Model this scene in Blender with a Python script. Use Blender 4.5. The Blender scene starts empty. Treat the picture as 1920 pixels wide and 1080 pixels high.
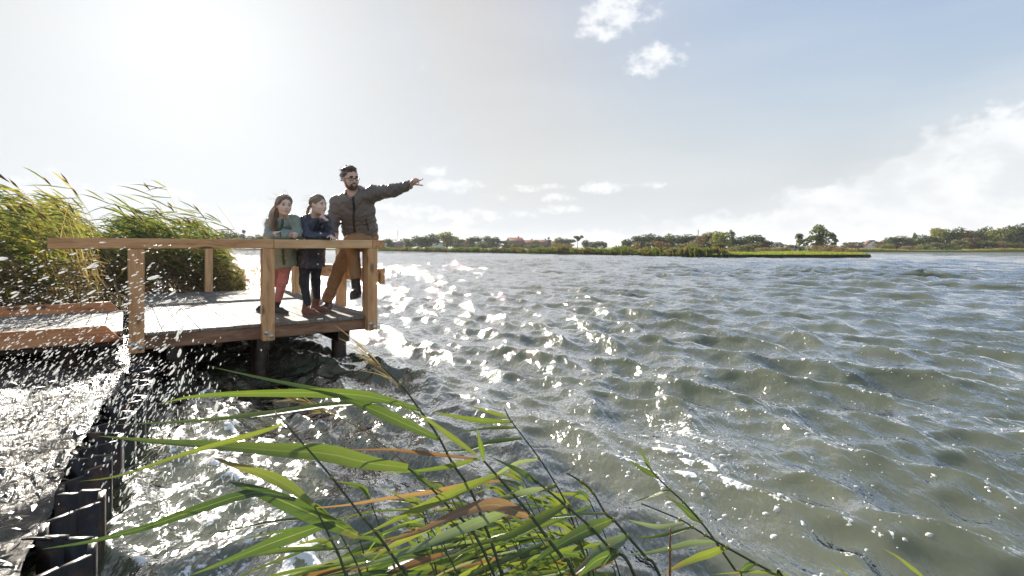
import bpy, bmesh, math, random
import numpy as np
from mathutils import Vector, Matrix

S = bpy.context.scene
C = S.collection
R = math.radians

# ---------------------------------------------------------------- camera
EYE = 1.25                       # metres above the water
FPX = 1000.0                     # focal length in pixels of the 1920 px wide photograph
HORIZON = 463.0
cam_d = bpy.data.cameras.new('camera')
cam_d.sensor_width = 36.0
cam_d.lens = 36.0 * FPX / 1920.0
cam_d.shift_y = -(540.0 - HORIZON) / 1920.0
cam_d.clip_start = 0.05
cam_d.clip_end = 6000.0
cam = bpy.data.objects.new('camera', cam_d)
C.objects.link(cam)
cam.location = (0, 0, EYE)
cam.rotation_euler = (R(90), 0, 0)
S.camera = cam


def at(x, y, d):
    """photograph pixel + distance along the view axis -> world point"""
    return np.array([(x - 960.0) / FPX * d, d, EYE - (y - HORIZON) / FPX * d])


# ---------------------------------------------------------------- light
SUN_AZ, SUN_EL = R(-31.0), R(20.5)          # azimuth from +Y towards +X
sun_dir = Vector((math.sin(SUN_AZ) * math.cos(SUN_EL), math.cos(SUN_AZ) * math.cos(SUN_EL), math.sin(SUN_EL)))
sl = bpy.data.lights.new('sun', 'SUN')
sl.energy = 4.6
sl.angle = R(0.55)
sl.color = (1.0, 0.93, 0.82)
so = bpy.data.objects.new('sun', sl)
C.objects.link(so)
so.rotation_euler = sun_dir.to_track_quat('Z', 'Y').to_euler()
so.location = (-30, 50, 40)

S.view_settings.view_transform = 'Standard'
S.view_settings.look = 'None'
S.view_settings.gamma = 1.0
S.view_settings.exposure = 1.55
S.view_settings.use_curve_mapping = False
S.render.engine = 'CYCLES'
S.cycles.use_denoising = True
S.cycles.max_bounces = 6
S.cycles.diffuse_bounces = 3
S.cycles.glossy_bounces = 3
S.cycles.transmission_bounces = 4
S.cycles.transparent_max_bounces = 6
S.cycles.caustics_reflective = False
S.cycles.caustics_refractive = False
S.cycles.sample_clamp_indirect = 4.0

W = bpy.data.worlds.new('World')
S.world = W
W.use_nodes = True


class NT:
    """small helper round a node tree"""
    def __init__(self, tree):
        self.t = tree
        tree.nodes.clear()

    def n(self, typ, **kw):
        nd = self.t.nodes.new(typ)
        for k, v in kw.items():
            setattr(nd, k, v)
        return nd

    def link(self, a, b):
        self.t.links.new(a, b)

    def put(self, sock, v):
        if hasattr(v, 'is_output'):
            self.t.links.new(v, sock)
        elif isinstance(v, (tuple, list)) and len(v) == 3 and sock.type == 'RGBA':
            sock.default_value = (*v, 1)
        else:
            sock.default_value = v

    def m(self, op, a, b=None, c=None, clamp=False):
        nd = self.n('ShaderNodeMath', operation=op)
        nd.use_clamp = clamp
        for i, v in enumerate((a, b, c)):
            if v is not None:
                self.put(nd.inputs[i], v)
        return nd.outputs[0]

    def vm(self, op, a, b=None):
        nd = self.n('ShaderNodeVectorMath', operation=op)
        self.put(nd.inputs[0], a)
        if b is not None:
            self.put(nd.inputs[3 if op == 'SCALE' else 1], b)
        return nd.outputs[1 if op in ('LENGTH', 'DOT_PRODUCT', 'DISTANCE') else 0]

    def mix(self, f, a, b):
        nd = self.n('ShaderNodeMix', data_type='RGBA')
        self.put(nd.inputs[0], f)
        self.put(nd.inputs[6], a)
        self.put(nd.inputs[7], b)
        return nd.outputs[2]

    def noise(self, vec, scale, detail=4, rough=0.55, dist=0.0, out=0):
        nd = self.n('ShaderNodeTexNoise')
        if vec is not None:
            self.link(vec, nd.inputs['Vector'])
        self.put(nd.inputs['Scale'], scale)
        nd.inputs['Detail'].default_value = detail
        nd.inputs['Roughness'].default_value = rough
        nd.inputs['Distortion'].default_value = dist
        return nd.outputs[out]

    def smooth(self, v, lo, hi, a=0.0, b=1.0):
        nd = self.n('ShaderNodeMapRange', interpolation_type='SMOOTHSTEP')
        self.put(nd.inputs[0], v)
        for i, q in enumerate((lo, hi, a, b)):
            self.put(nd.inputs[1 + i], q)
        return nd.outputs[0]

    def lin(self, v, lo, hi, a=0.0, b=1.0):
        nd = self.n('ShaderNodeMapRange')
        self.put(nd.inputs[0], v)
        for i, q in enumerate((lo, hi, a, b)):
            self.put(nd.inputs[1 + i], q)
        return nd.outputs[0]

    def ramp(self, v, pts):
        nd = self.n('ShaderNodeValToRGB')
        el = nd.color_ramp.elements
        while len(el) < len(pts):
            el.new(0.5)
        for e, (p, c) in zip(el, pts):
            e.position = p
            e.color = (*c, 1) if len(c) == 3 else c
        self.put(nd.inputs[0], v)
        return nd.outputs[0]

    def sep(self, v):
        nd = self.n('ShaderNodeSeparateXYZ')
        self.link(v, nd.inputs[0])
        return nd.outputs

    def comb(self, x, y, z):
        nd = self.n('ShaderNodeCombineXYZ')
        for i, v in enumerate((x, y, z)):
            self.put(nd.inputs[i], v)
        return nd.outputs[0]

    def curve(self, v, pts):
        nd = self.n('ShaderNodeFloatCurve')
        cv = nd.mapping.curves[0]
        while len(cv.points) < len(pts):
            cv.points.new(0.5, 0.5)
        for p, (x, y) in zip(cv.points, pts):
            p.location = (x, y)
        nd.mapping.update()
        self.put(nd.inputs['Value'], v)
        return nd.outputs[0]


def build_sky():
    t = NT(W.node_tree)
    sky = t.n('ShaderNodeTexSky', sky_type='NISHITA')
    sky.sun_disc = False
    sky.sun_elevation = SUN_EL
    sky.sun_rotation = SUN_AZ
    sky.altitude = 0
    sky.air_density = 1.0
    sky.dust_density = 2.6
    sky.ozone_density = 1.0
    D = t.n('ShaderNodeTexCoord').outputs['Generated']
    x, y, z = t.sep(D)
    az = t.m('ARCTAN2', x, y)
    el = t.m('ARCSINE', z)
    # thin high cloud and autumn haze whitens the clear sky
    lum = t.vm('DOT_PRODUCT', sky.outputs[0], (0.25, 0.65, 0.10))
    comp = t.m('ADD', t.m('DIVIDE', SKY_GAIN, t.m('ADD', 1.0, t.m('DIVIDE', lum, SKY_KNEE))), SKY_GLOW)
    base = t.vm('SCALE', sky.outputs[0], comp)
    grey = t.vm('SCALE', t.mix(t.smooth(lum, 5.0, 22.0), (0.945, 1.01, 1.085), (0.98, 1.0, 1.02)), t.m('MULTIPLY', lum, comp))
    base = t.mix(t.m('MAXIMUM', t.smooth(lum, 5.0, 16.0, 0.15, 1.0), t.smooth(el, 0.02, 0.26, 0.95, 0.0)), base, grey)
    streak = t.noise(t.comb(t.m('MULTIPLY', az, 2.0), t.m('MULTIPLY', el, 9.0), 3.0), 1.3, 2, 0.5)
    veil = t.m('MULTIPLY', t.smooth(streak, 0.35, 0.75), 0.14)
    horizon_veil = t.smooth(el, 0.0, 0.42, 0.50, 0.0)
    base = t.mix(t.m('ADD', veil, horizon_veil, clamp=True), base, HAZE_COL)

    # ---- cumulus: billows from stacked noise in the direction space
    P = t.vm('MULTIPLY', D, (1.0, 1.0, 1.5))
    n1 = t.noise(P, 7.0, 3, 0.58)
    n2 = t.noise(P, 22.0, 4, 0.6)
    bill = t.m('ADD', t.m('MULTIPLY', t.m('SUBTRACT', n1, 0.5), 0.10), t.m('MULTIPLY', t.m('SUBTRACT', n2, 0.5), 0.055))
    # a bank of cloud lies along the horizon, climbing to the right of the lake
    azn = t.lin(az, -math.pi, math.pi, 0.0, 1.0)
    top = t.curve(azn, [(0, .95), (.12, .62), (.25, .22), (.34, .14), (.42, .10), (.47, .07), (.52, .05), (.550, .085), (.575, .17), (.603, .31), (.624, .38), (.68, .58), (.76, .88), (.88, .98), (1, .95)])  # unseen part behind the camera is raised to add fill light
    top = t.m('MULTIPLY', top, 0.5)
    h = t.m('SUBTRACT', t.m('ADD', top, t.m('MULTIPLY', bill, 1.35)), el)
    bank = t.smooth(h, -0.002, 0.020)
    # soft upper layer lying behind the bank
    n3 = t.noise(t.comb(t.m('MULTIPLY', az, 1.5), t.m('MULTIPLY', el, 7.0), 9.0), 2.4, 3, 0.55)
    h2 = t.m('SUBTRACT', t.m('ADD', t.m('MULTIPLY', top, 1.25), t.m('MULTIPLY', t.m('SUBTRACT', n3, 0.5), 0.16)), el)
    bank2 = t.m('MULTIPLY', t.smooth(h2, -0.03, 0.06), 0.30)

    # ---- separate small clouds
    acc = None
    for (px, py, rx, ry, amp) in [(1228, 112, 66, 30, 1.0), (1165, 18, 80, 34, .8), (1128, 62, 40, 18, .7),
                                  (850, 348, 52, 17, .9), (820, 322, 34, 11, .75), (1132, 352, 42, 13, .85), (1225, 346, 30, 8, .7),
                                  (1045, 370, 38, 10, .6), (935, 368, 30, 9, .6), (1000, 352, 50, 7, .5), (785, 119, 24, 9, .45), (720, 402, 120, 20, .5),
                                  (900, 405, 100, 14, .55), (1060, 392, 60, 9, .5), (470, 398, 130, 26, .55), (70, 345, 150, 30, .5), (260, 372, 120, 26, .55)]:
        q, p = (px - 960) / FPX, (HORIZON - py) / FPX
        ca = math.atan(q)
        ce = math.atan(p * math.cos(ca))
        wa = rx / FPX * math.cos(ca) ** 2
        we = ry / FPX * math.cos(ca)
        da = t.m('DIVIDE', t.m('SUBTRACT', az, ca), wa)
        de = t.m('DIVIDE', t.m('SUBTRACT', el, ce), we)
        r2 = t.m('ADD', t.m('MULTIPLY', da, da), t.m('MULTIPLY', de, de))
        b = t.m('MULTIPLY', t.m('SUBTRACT', 1.0, r2, clamp=False), amp)
        b = t.m('MAXIMUM', b, -3.0)
        acc = b if acc is None else t.m('MAXIMUM', acc, b)
    n4 = t.noise(P, 30.0, 4, 0.6)
    n5 = n1
    small = t.smooth(t.m('ADD', acc, t.m('ADD', t.m('MULTIPLY', t.m('SUBTRACT', n4, 0.5), 4.2), t.m('MULTIPLY', t.m('SUBTRACT', n5, 0.5), 1.5))), -0.1, 1.3)
    small = t.m('MULTIPLY', small, t.smooth(acc, -1.6, 0.1))
    # shading inside the cloud: light and grey parts painted by noise
    shade = t.noise(t.vm('ADD', P, (0.02, -0.02, 0.05)), 11.0, 4, 0.6)
    ccol = t.mix(t.smooth(shade, 0.36, 0.66), CLOUD_DARK, CLOUD_LIGHT)
    col = t.mix(t.m('MULTIPLY', bank2, 1.0), base, CLOUD_MID)
    col = t.mix(t.m('MULTIPLY', bank, 0.82), col, ccol)
    col = t.mix(t.m('MULTIPLY', small, 0.85), col, CLOUD_LIGHT)
    bg = t.n('ShaderNodeBackground')
    t.link(col, bg.inputs[0])
    bg.inputs[1].default_value = 0.10
    out = t.n('ShaderNodeOutputWorld')
    t.link(bg.outputs[0], out.inputs[0])


SKY_KNEE, SKY_GAIN, SKY_GLOW = 0.88, 2.62, 0.026
HAZE_COL = (2.85, 2.98, 3.13)
CLOUD_DARK, CLOUD_MID, CLOUD_LIGHT = (2.85, 2.93, 3.02), (2.85, 2.95, 3.05), (3.55, 3.6, 3.65)
build_sky()
W.cycles.sampling_method = 'MANUAL'
W.cycles.sample_map_resolution = 512

# ================================================================= helpers
rng = np.random.default_rng(7)
random.seed(7)
MATS = {}


def mat(name):
    m = bpy.data.materials.new(name)
    m.use_nodes = True
    MATS[name] = m
    return m, NT(m.node_tree)


def finish(t, shader, disp=None):
    o = t.n('ShaderNodeOutputMaterial')
    t.link(shader, o.inputs[0])
    if disp is not None:
        t.link(disp, o.inputs[2])


def bsdf(t, col, rough=0.5, spec=0.5, normal=None, ior=None, **kw):
    b = t.n('ShaderNodeBsdfPrincipled')
    t.put(b.inputs['Base Color'], col)
    t.put(b.inputs['Roughness'], rough)
    t.put(b.inputs['Specular IOR Level'], spec)
    if ior:
        b.inputs['IOR'].default_value = ior
    if normal is not None:
        t.link(normal, b.inputs['Normal'])
    for k, v in kw.items():
        t.put(b.inputs[k.replace('_', ' ')], v)
    return b.outputs[0]


def bump(t, height, strength=0.3, dist=0.01):
    b = t.n('ShaderNodeBump')
    t.link(height, b.inputs['Height'])
    b.inputs['Strength'].default_value = strength
    b.inputs['Distance'].default_value = dist
    return b.outputs[0]


def attr(t, name, out='Color'):
    a = t.n('ShaderNodeAttribute')
    a.attribute_name = name
    return a.outputs[out]


def objrand(t):
    return t.n('ShaderNodeObjectInfo').outputs['Random']


def mixs(t, f, a, b):
    n = t.n('ShaderNodeMixShader')
    t.put(n.inputs[0], f)
    t.link(a, n.inputs[1])
    t.link(b, n.inputs[2])
    return n.outputs[0]


def link_obj(name, me, parent=None, loc=None, material=None, matrix=None):
    o = bpy.data.objects.new(name, me)
    C.objects.link(o)
    if parent is not None:
        o.parent = parent
    if loc is not None:
        o.location = loc
    if matrix is not None:
        o.matrix_local = matrix
    if material is not None and me is not None:
        me.materials.clear()
        me.materials.append(MATS[material])
    return o


def empty(name, loc=(0, 0, 0), rz=0.0):
    o = bpy.data.objects.new(name, None)
    o.empty_display_size = 0.1
    C.objects.link(o)
    o.location = loc
    o.rotation_euler = (0, 0, rz)
    return o


def tag(o, label, cat, group=None):
    o['label'] = label
    o['category'] = cat
    if group:
        o['group'] = group
    return o


def kind(o, k, label=None):
    o['kind'] = k
    if label:
        o['label'] = label
    return o


def np_mesh(name, V, F, smooth=False, cols=None, attrs=None):
    """V (n,3), F (m,4) or (m,3) -> mesh"""
    V = np.asarray(V, dtype=np.float32)
    F = np.asarray(F, dtype=np.int32)
    me = bpy.data.meshes.new(name)
    me.vertices.add(len(V))
    me.vertices.foreach_set('co', V.ravel())
    k = F.shape[1]
    me.loops.add(F.size)
    me.loops.foreach_set('vertex_index', F.ravel())
    me.polygons.add(len(F))
    me.polygons.foreach_set('loop_start', np.arange(0, F.size, k, dtype=np.int32))
    me.polygons.foreach_set('loop_total', np.full(len(F), k, dtype=np.int32))
    if smooth:
        me.polygons.foreach_set('use_smooth', np.ones(len(F), dtype=bool))
    if cols is not None:
        a = me.color_attributes.new('tint', 'FLOAT_COLOR', 'POINT')
        cc = np.ones((len(V), 4), dtype=np.float32)
        cc[:, :cols.shape[1]] = cols
        a.data.foreach_set('color', cc.ravel())
    for nm, arr in (attrs or {}).items():
        a = me.attributes.new(nm, 'FLOAT', 'POINT')
        a.data.foreach_set('value', np.asarray(arr, dtype=np.float32).ravel())
    me.update(calc_edges=True)
    me.validate()
    return me


class MB:
    """collects vertices / quads (triangles repeat a vertex-free quad list) with a tint"""
    def __init__(self):
        self.V, self.F, self.T = [], [], []
        self.n = 0

    def add(self, V, F, tint=(1, 1, 1)):
        V = np.asarray(V, dtype=float)
        self.V.append(V)
        self.F.append(np.asarray(F) + self.n)
        t = np.asarray(tint, dtype=float)
        if t.ndim == 1:
            t = np.repeat(t[None], len(V), 0)
        if t.shape[1] == 3:
            t = np.concatenate([t, np.full((len(t), 1), 0.5)], 1)
        self.T.append(t)
        self.n += len(V)

    def strip(self, P, Wd, side, tint=(1, 1, 1), fold=0.0, up=None):
        """leaf-like ribbon along P with half widths Wd; fold lifts both edges for a keeled leaf"""
        P = np.asarray(P, float)
        n = len(P)
        Wd = np.asarray(Wd, float)[:, None]
        side = np.asarray(side, float)
        if side.ndim == 1:
            side = np.repeat(side[None], n, 0)
        if fold and up is not None:
            V = np.concatenate([P - side * Wd + up * Wd * fold, P, P + side * Wd + up * Wd * fold])
            i = np.arange(n - 1)
            F = np.concatenate([np.stack([i, i + 1, n + i + 1, n + i], 1), np.stack([n + i, n + i + 1, 2 * n + i + 1, 2 * n + i], 1)])
            tt = np.asarray(tint, float)
            if tt.ndim == 1:
                tt = np.repeat(tt[None], n, 0)
            o_ = np.ones((n, 1))
            tt = np.concatenate([np.concatenate([tt, o_], 1), np.concatenate([tt, o_ * 0], 1), np.concatenate([tt, o_], 1)])
            self.add(V, F, tt)
        else:
            V = np.concatenate([P - side * Wd, P + side * Wd])
            i = np.arange(n - 1)
            tt = np.asarray(tint, float)
            if tt.ndim == 2:
                tt = np.concatenate([tt, tt])
            self.add(V, np.stack([i, i + 1, n + i + 1, n + i], 1), tt)

    def tube(self, P, rad, k=6, tint=(1, 1, 1), cap=True):
        P = np.asarray(P, float)
        n = len(P)
        rad = np.broadcast_to(np.asarray(rad, float), (n,))
        T = np.gradient(P, axis=0)
        T /= np.linalg.norm(T, axis=1)[:, None] + 1e-12
        ref = np.array([0, 0, 1.0]) if abs(T[:, 2]).mean() < 0.8 else np.array([1.0, 0, 0])
        A = np.cross(T, ref)
        A /= np.linalg.norm(A, axis=1)[:, None] + 1e-12
        B = np.cross(T, A)
        th = np.arange(k) / k * 2 * np.pi
        V = P[:, None] + rad[:, None, None] * (np.cos(th)[None, :, None] * A[:, None] + np.sin(th)[None, :, None] * B[:, None])
        i, j = np.meshgrid(np.arange(n - 1), np.arange(k), indexing='ij')
        a = i * k + j
        b = i * k + (j + 1) % k
        F = np.stack([a, b, b + k, a + k], -1).reshape(-1, 4)
        V = V.reshape(-1, 3)
        tt = np.asarray(tint, float)
        if tt.ndim == 2:
            tt = np.repeat(tt, k, 0)
        if cap and k == 4:
            F = np.concatenate([F, [[3, 2, 1, 0]], [[(n - 1) * k + q for q in range(4)]]])
        elif cap and k == 6:
            z = (n - 1) * k
            F = np.concatenate([F, [[3, 2, 1, 0], [0, 5, 4, 3], [z, z + 1, z + 2, z + 3], [z + 3, z + 4, z + 5, z]]])
        self.add(V, F, tt)

    def box(self, lo, hi, tint=(1, 1, 1), M=None):
        x0, y0, z0 = lo
        x1, y1, z1 = hi
        V = np.array([[x0, y0, z0], [x1, y0, z0], [x1, y1, z0], [x0, y1, z0], [x0, y0, z1], [x1, y0, z1], [x1, y1, z1], [x0, y1, z1]], float)
        if M is not None:
            V = V @ M[:3, :3].T + M[:3, 3]
        self.add(V, [[0, 3, 2, 1], [4, 5, 6, 7], [0, 1, 5, 4], [1, 2, 6, 5], [2, 3, 7, 6], [3, 0, 4, 7]], tint)

    def mesh(self, name, smooth=False):
        V = np.concatenate(self.V)
        F = np.concatenate(self.F)
        return np_mesh(name, V, F, smooth, np.concatenate(self.T))

    def build(self, name, material, parent=None, smooth=False, loc=None):
        return link_obj(name, self.mesh(name, smooth), parent, loc, material)


def bevel_box(name, sx, sy, sz, bev=0.004, cut=None):
    """box centred on the origin with worn edges; cut = (length, which end) slants the end in plan view"""
    bm = bmesh.new()
    bmesh.ops.create_cube(bm, size=1.0)
    for v in bm.verts:
        v.co = Vector((v.co.x * sx, v.co.y * sy, v.co.z * sz))
        if cut and v.co.x > 0 and v.co.z > 0:
            v.co.x -= cut
    bmesh.ops.bevel(bm, geom=list(bm.edges), offset=bev, segments=1, affect='EDGES')
    me = bpy.data.meshes.new(name)
    bm.to_mesh(me)
    bm.free()
    return me


def frame(o, ex, ey=None, ez=(0, 0, 1)):
    """4x4 with local x along ex and z along ez"""
    ex = Vector(ex).normalized()
    ez = Vector(ez).normalized()
    ey = ez.cross(ex).normalized()
    ez = ex.cross(ey)
    M = Matrix((ex, ey, ez)).transposed().to_4x4()
    M.translation = Vector(o)
    return M


def nrm(v):
    v = np.asarray(v, float)
    return v / (np.linalg.norm(v) + 1e-12)


# ---------------------------------------------------------------- materials
def build_materials():
    # ---- lake water: murky, olive, sky mirroring
    m, t = mat('lake_water')
    pos = t.n('ShaderNodeNewGeometry').outputs['Position']
    foam = attr(t, 'foam', 'Fac')
    shal = attr(t, 'shallow', 'Fac')
    pr = t.n('ShaderNodeMapping')
    pr.inputs['Rotation'].default_value = (0, 0, R(-30))
    pr.inputs['Scale'].default_value = (1.0, 0.42, 1.0)
    t.link(pos, pr.inputs[0])
    rip = t.noise(pr.outputs[0], 9.0, 3, 0.60, 0.15)
    rip2 = t.noise(pr.outputs[0], 2.6, 2, 0.55, 0.1)
    rip3 = t.noise(pr.outputs[0], 34.0, 2, 0.55, 0.0)
    hgt = t.m('ADD', t.m('ADD', t.m('MULTIPLY', rip, 0.72), rip2), t.m('MULTIPLY', rip3, 0.15))
    far = t.smooth(t.vm('LENGTH', pos), 9.0, 45.0)
    rip0 = t.noise(pr.outputs[0], 0.75, 3, 0.6, 0.1)
    hgt = t.m('ADD', hgt, t.m('MULTIPLY', t.m('MULTIPLY', rip0, far), 4.5))
    nb = bump(t, hgt, 1.0, 0.055)
    turb = t.noise(pos, 0.35, 2, 0.5)
    col = t.mix(t.smooth(turb, 0.3, 0.7), (0.076, 0.086, 0.055), (0.090, 0.098, 0.062))
    col = t.mix(shal, col, (0.112, 0.116, 0.072))
    # light coming back up out of the turbid water is blurred inside it
    up = t.n('ShaderNodeSubsurfaceScattering', falloff='BURLEY')
    t.link(col, up.inputs['Color'])
    up.inputs['Scale'].default_value = 0.22
    up.inputs['Radius'].default_value = (1.0, 1.0, 0.7)
    geo_n = t.n('ShaderNodeNewGeometry').outputs['Normal']
    t.link(t.vm('NORMALIZE', t.vm('ADD', t.vm('SCALE', geo_n, 0.35), (0, 0, 0.65))), up.inputs['Normal'])
    gl = t.n('ShaderNodeBsdfGlossy')
    gl.inputs['Roughness'].default_value = 0.055
    t.link(nb, gl.inputs['Normal'])
    fr = t.n('ShaderNodeFresnel')
    fr.inputs[0].default_value = 1.34
    t.link(nb, fr.inputs[1])
    w = mixs(t, t.m('MULTIPLY', fr.outputs[0], 3.4, clamp=True), up.outputs[0], gl.outputs[0])
    # foam: ragged white froth, with bubbles of water left in it
    f1 = t.noise(pos, 16.0, 5, 0.65, 0.7)
    f2 = t.noise(pos, 55.0, 2, 0.5)
    fm = t.smooth(t.m('ADD', foam, t.m('ADD', t.m('MULTIPLY', t.m('SUBTRACT', f1, 0.5), 1.5), t.m('MULTIPLY', t.m('SUBTRACT', f2, 0.5), 0.5))), 0.52, 0.66)
    fw = bsdf(t, (0.80, 0.80, 0.77), 0.6, 0.3, bump(t, f2, 0.5, 0.01))
    finish(t, mixs(t, fm, w, fw))

    # ---- free foam flecks and droplets
    m, t = mat('froth')
    a = bsdf(t, (0.88, 0.88, 0.86), 0.25, 0.5)
    tr = t.n('ShaderNodeBsdfTranslucent')
    tr.inputs[0].default_value = (0.95, 0.95, 0.93, 1)
    finish(t, mixs(t, 0.45, a, tr.outputs[0]))

    # ---- wet bank: silt, reed litter, puddled film of water
    m, t = mat('wet_bank')
    pos = t.n('ShaderNodeNewGeometry').outputs['Position']
    a = t.noise(pos, 24.0, 6, 0.65, 0.6)
    b = t.noise(pos, 3.0, 4, 0.6)
    c = t.ramp(a, [(0.3, (0.018, 0.016, 0.012)), (0.5, (0.055, 0.046, 0.034)), (0.62, (0.16, 0.13, 0.095)), (0.75, (0.26, 0.23, 0.18))])
    ro = t.lin(b, 0.35, 0.65, 0.08, 0.35)
    nb = bump(t, t.m('ADD', a, t.m('MULTIPLY', b, 0.5)), 1.0, 0.035)
    finish(t, bsdf(t, c, ro, 0.6, nb))

    # ---- dry / damp soil under the vegetation
    m, t = mat('soil')
    pos = t.n('ShaderNodeNewGeometry').outputs['Position']
    a = t.noise(pos, 6.0, 5, 0.6)
    finish(t, bsdf(t, t.mix(a, (0.03, 0.025, 0.016), (0.09, 0.075, 0.05)), 0.8, 0.2, bump(t, a, 0.8, 0.05)))

    # ---- meadow of the far shores
    m, t = mat('meadow')
    pos = t.n('ShaderNodeNewGeometry').outputs['Position']
    a = t.noise(pos, 0.7, 5, 0.6)
    b = t.noise(pos, 6.0, 4, 0.6)
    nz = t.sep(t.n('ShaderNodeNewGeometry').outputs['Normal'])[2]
    g = t.mix(a, (0.10, 0.16, 0.02), (0.20, 0.24, 0.045))
    g = t.mix(t.smooth(b, 0.45, 0.75), g, (0.16, 0.15, 0.06))
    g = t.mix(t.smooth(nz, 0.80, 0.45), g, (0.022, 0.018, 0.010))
    finish(t, bsdf(t, g, 0.8, 0.2, bump(t, b, 0.9, 0.12)))

    # ---- timber
    def wood(name, c0, c1, c2, knots=1.0, rough=0.55, wet=0.0):
        m, t = mat(name)
        tc = t.n('ShaderNodeTexCoord').outputs['Object']
        rnd = objrand(t)
        off = t.vm('ADD', tc, t.vm('SCALE', t.comb(1.7, 3.1, 2.3), t.m('MULTIPLY', rnd, 9.0)))
        st = t.vm('MULTIPLY', off, (0.55, 11.0, 11.0))
        warp = t.noise(t.vm('MULTIPLY', off, (1.2, 3.0, 3.0)), 1.5, 2, 0.5)
        st = t.vm('ADD', st, t.vm('SCALE', t.comb(0, 1, 1), t.m('MULTIPLY', warp, 3.0)))
        a = t.noise(st, 2.0, 5, 0.62)
        fine = t.noise(t.vm('MULTIPLY', off, (3.0, 70.0, 70.0)), 2.0, 3, 0.6)
        big = t.noise(t.vm('MULTIPLY', off, (1.0, 2.0, 2.0)), 2.2, 3, 0.55)
        c = t.ramp(t.m('ADD', t.m('MULTIPLY', a, 0.7), t.m('MULTIPLY', fine, 0.3)), [(0.33, c0), (0.5, c1), (0.66, c2)])
        c = t.mix(t.smooth(big, 0.5, 0.74, 0.0, 0.55), c, c0)
        # knots: few, dark, stretched along the grain
        v = t.n('ShaderNodeTexVoronoi')
        v.inputs['Scale'].default_value = 1.0
        t.link(t.vm('MULTIPLY', off, (3.0, 7.5, 7.5)), v.inputs['Vector'])
        kn = t.smooth(t.m('ADD', v.outputs['Distance'], t.m('MULTIPLY', t.m('SUBTRACT', a, 0.5), 0.25)), 0.10, 0.26, 0.85 * knots, 0.0)
        c = t.mix(kn, c, (0.045, 0.022, 0.011))
        c = t.mix(t.m('MULTIPLY', t.m('SUBTRACT', rnd, 0.5), 0.5, clamp=True), c, c2)
        r_ = t.lin(big, 0.3, 0.7, rough - 0.12 - wet, rough + 0.1 - wet)
        finish(t, bsdf(t, c, r_, 0.45, bump(t, t.m('ADD', fine, a), 0.35, 0.004)))
    wood('larch', (0.34, 0.165, 0.068), (0.58, 0.32, 0.145), (0.72, 0.45, 0.235))
    wood('larch_pale', (0.44, 0.25, 0.115), (0.67, 0.42, 0.205), (0.77, 0.53, 0.30), 0.6)
    wood('larch_red', (0.30, 0.115, 0.045), (0.54, 0.245, 0.105), (0.66, 0.37, 0.18), 0.9, 0.5, 0.08)
    wood('deck_timber', (0.11, 0.095, 0.078), (0.20, 0.18, 0.15), (0.29, 0.265, 0.225), 0.3, 0.75, 0.0)
    wood('fascia_timber', (0.13, 0.065, 0.035), (0.24, 0.13, 0.075), (0.36, 0.22, 0.13), 0.8)
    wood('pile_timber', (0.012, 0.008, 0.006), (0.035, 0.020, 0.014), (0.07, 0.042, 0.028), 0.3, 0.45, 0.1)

    def plain(name, col, rough=0.5, spec=0.5, metal=0.0, nscale=30.0, var=0.35, bst=0.2, bd=0.003):
        m, t = mat(name)
        tc = t.n('ShaderNodeTexCoord').outputs['Object']
        a = t.noise(tc, nscale, 4, 0.6)
        d = tuple(c * (1 - var) for c in col)
        l = tuple(min(1, c * (1 + var)) for c in col)
        finish(t, bsdf(t, t.mix(a, d, l), rough, spec, bump(t, a, bst, bd), Metallic=metal))
    plain('zinc_bolt', (0.55, 0.62, 0.62), 0.35, 0.5, 0.7)
    plain('sheet_steel_plain', (0.016, 0.014, 0.013), 0.55, 0.2, 0.0, 14.0, 0.5, 0.5, 0.01)
    m, t = mat('sheet_steel')
    pos = t.n('ShaderNodeNewGeometry').outputs['Position']
    a = t.noise(pos, 11.0, 5, 0.65)
    b = t.noise(t.vm('MULTIPLY', pos, (9.0, 9.0, 1.2)), 2.0, 4, 0.6)
    c = t.mix(t.smooth(a, 0.48, 0.68), (0.014, 0.012, 0.011), (0.075, 0.032, 0.016))
    c = t.mix(t.smooth(b, 0.55, 0.75, 0.0, 0.7), c, (0.05, 0.046, 0.04))
    c = t.mix(t.smooth(t.m('ADD', t.sep(pos)[2], t.m('MULTIPLY', t.m('SUBTRACT', a, 0.5), 0.2)), 0.14, 0.02), c, (0.020, 0.024, 0.010))
    finish(t, bsdf(t, c, t.lin(b, 0.3, 0.7, 0.25, 0.65), 0.35, bump(t, a, 0.6, 0.008)))
    plain('skin', (0.78, 0.55, 0.44), 0.5, 0.35, 0, 60, 0.08, 0.1)
    plain('skin_man', (0.68, 0.45, 0.34), 0.5, 0.35, 0, 60, 0.10, 0.1)
    plain('lips', (0.50, 0.25, 0.21), 0.45, 0.4, 0, 60, 0.1)
    plain('eye_white', (0.75, 0.73, 0.70), 0.15, 0.5, 0, 60, 0.03)
    plain('eye_dark', (0.02, 0.014, 0.010), 0.1, 0.6, 0, 60, 0.1)
    plain('teeth', (0.70, 0.66, 0.58), 0.25, 0.5, 0, 60, 0.05)
    plain('jacket_grey', (0.155, 0.130, 0.115), 0.48, 0.4, 0, 45, 0.25, 0.4, 0.006)
    plain('jacket_trim', (0.028, 0.027, 0.028), 0.45, 0.4, 0, 45, 0.2)
    plain('jacket_green', (0.225, 0.275, 0.235), 0.5, 0.4, 0, 26, 0.16, 0.4, 0.006)
    plain('jacket_green_dark', (0.06, 0.09, 0.075), 0.6, 0.3, 0, 26, 0.15)
    plain('jacket_navy', (0.046, 0.052, 0.074), 0.34, 0.5, 0, 26, 0.2, 0.35, 0.006)
    plain('snap_white', (0.75, 0.76, 0.78), 0.25, 0.5, 0, 40, 0.05)
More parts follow.
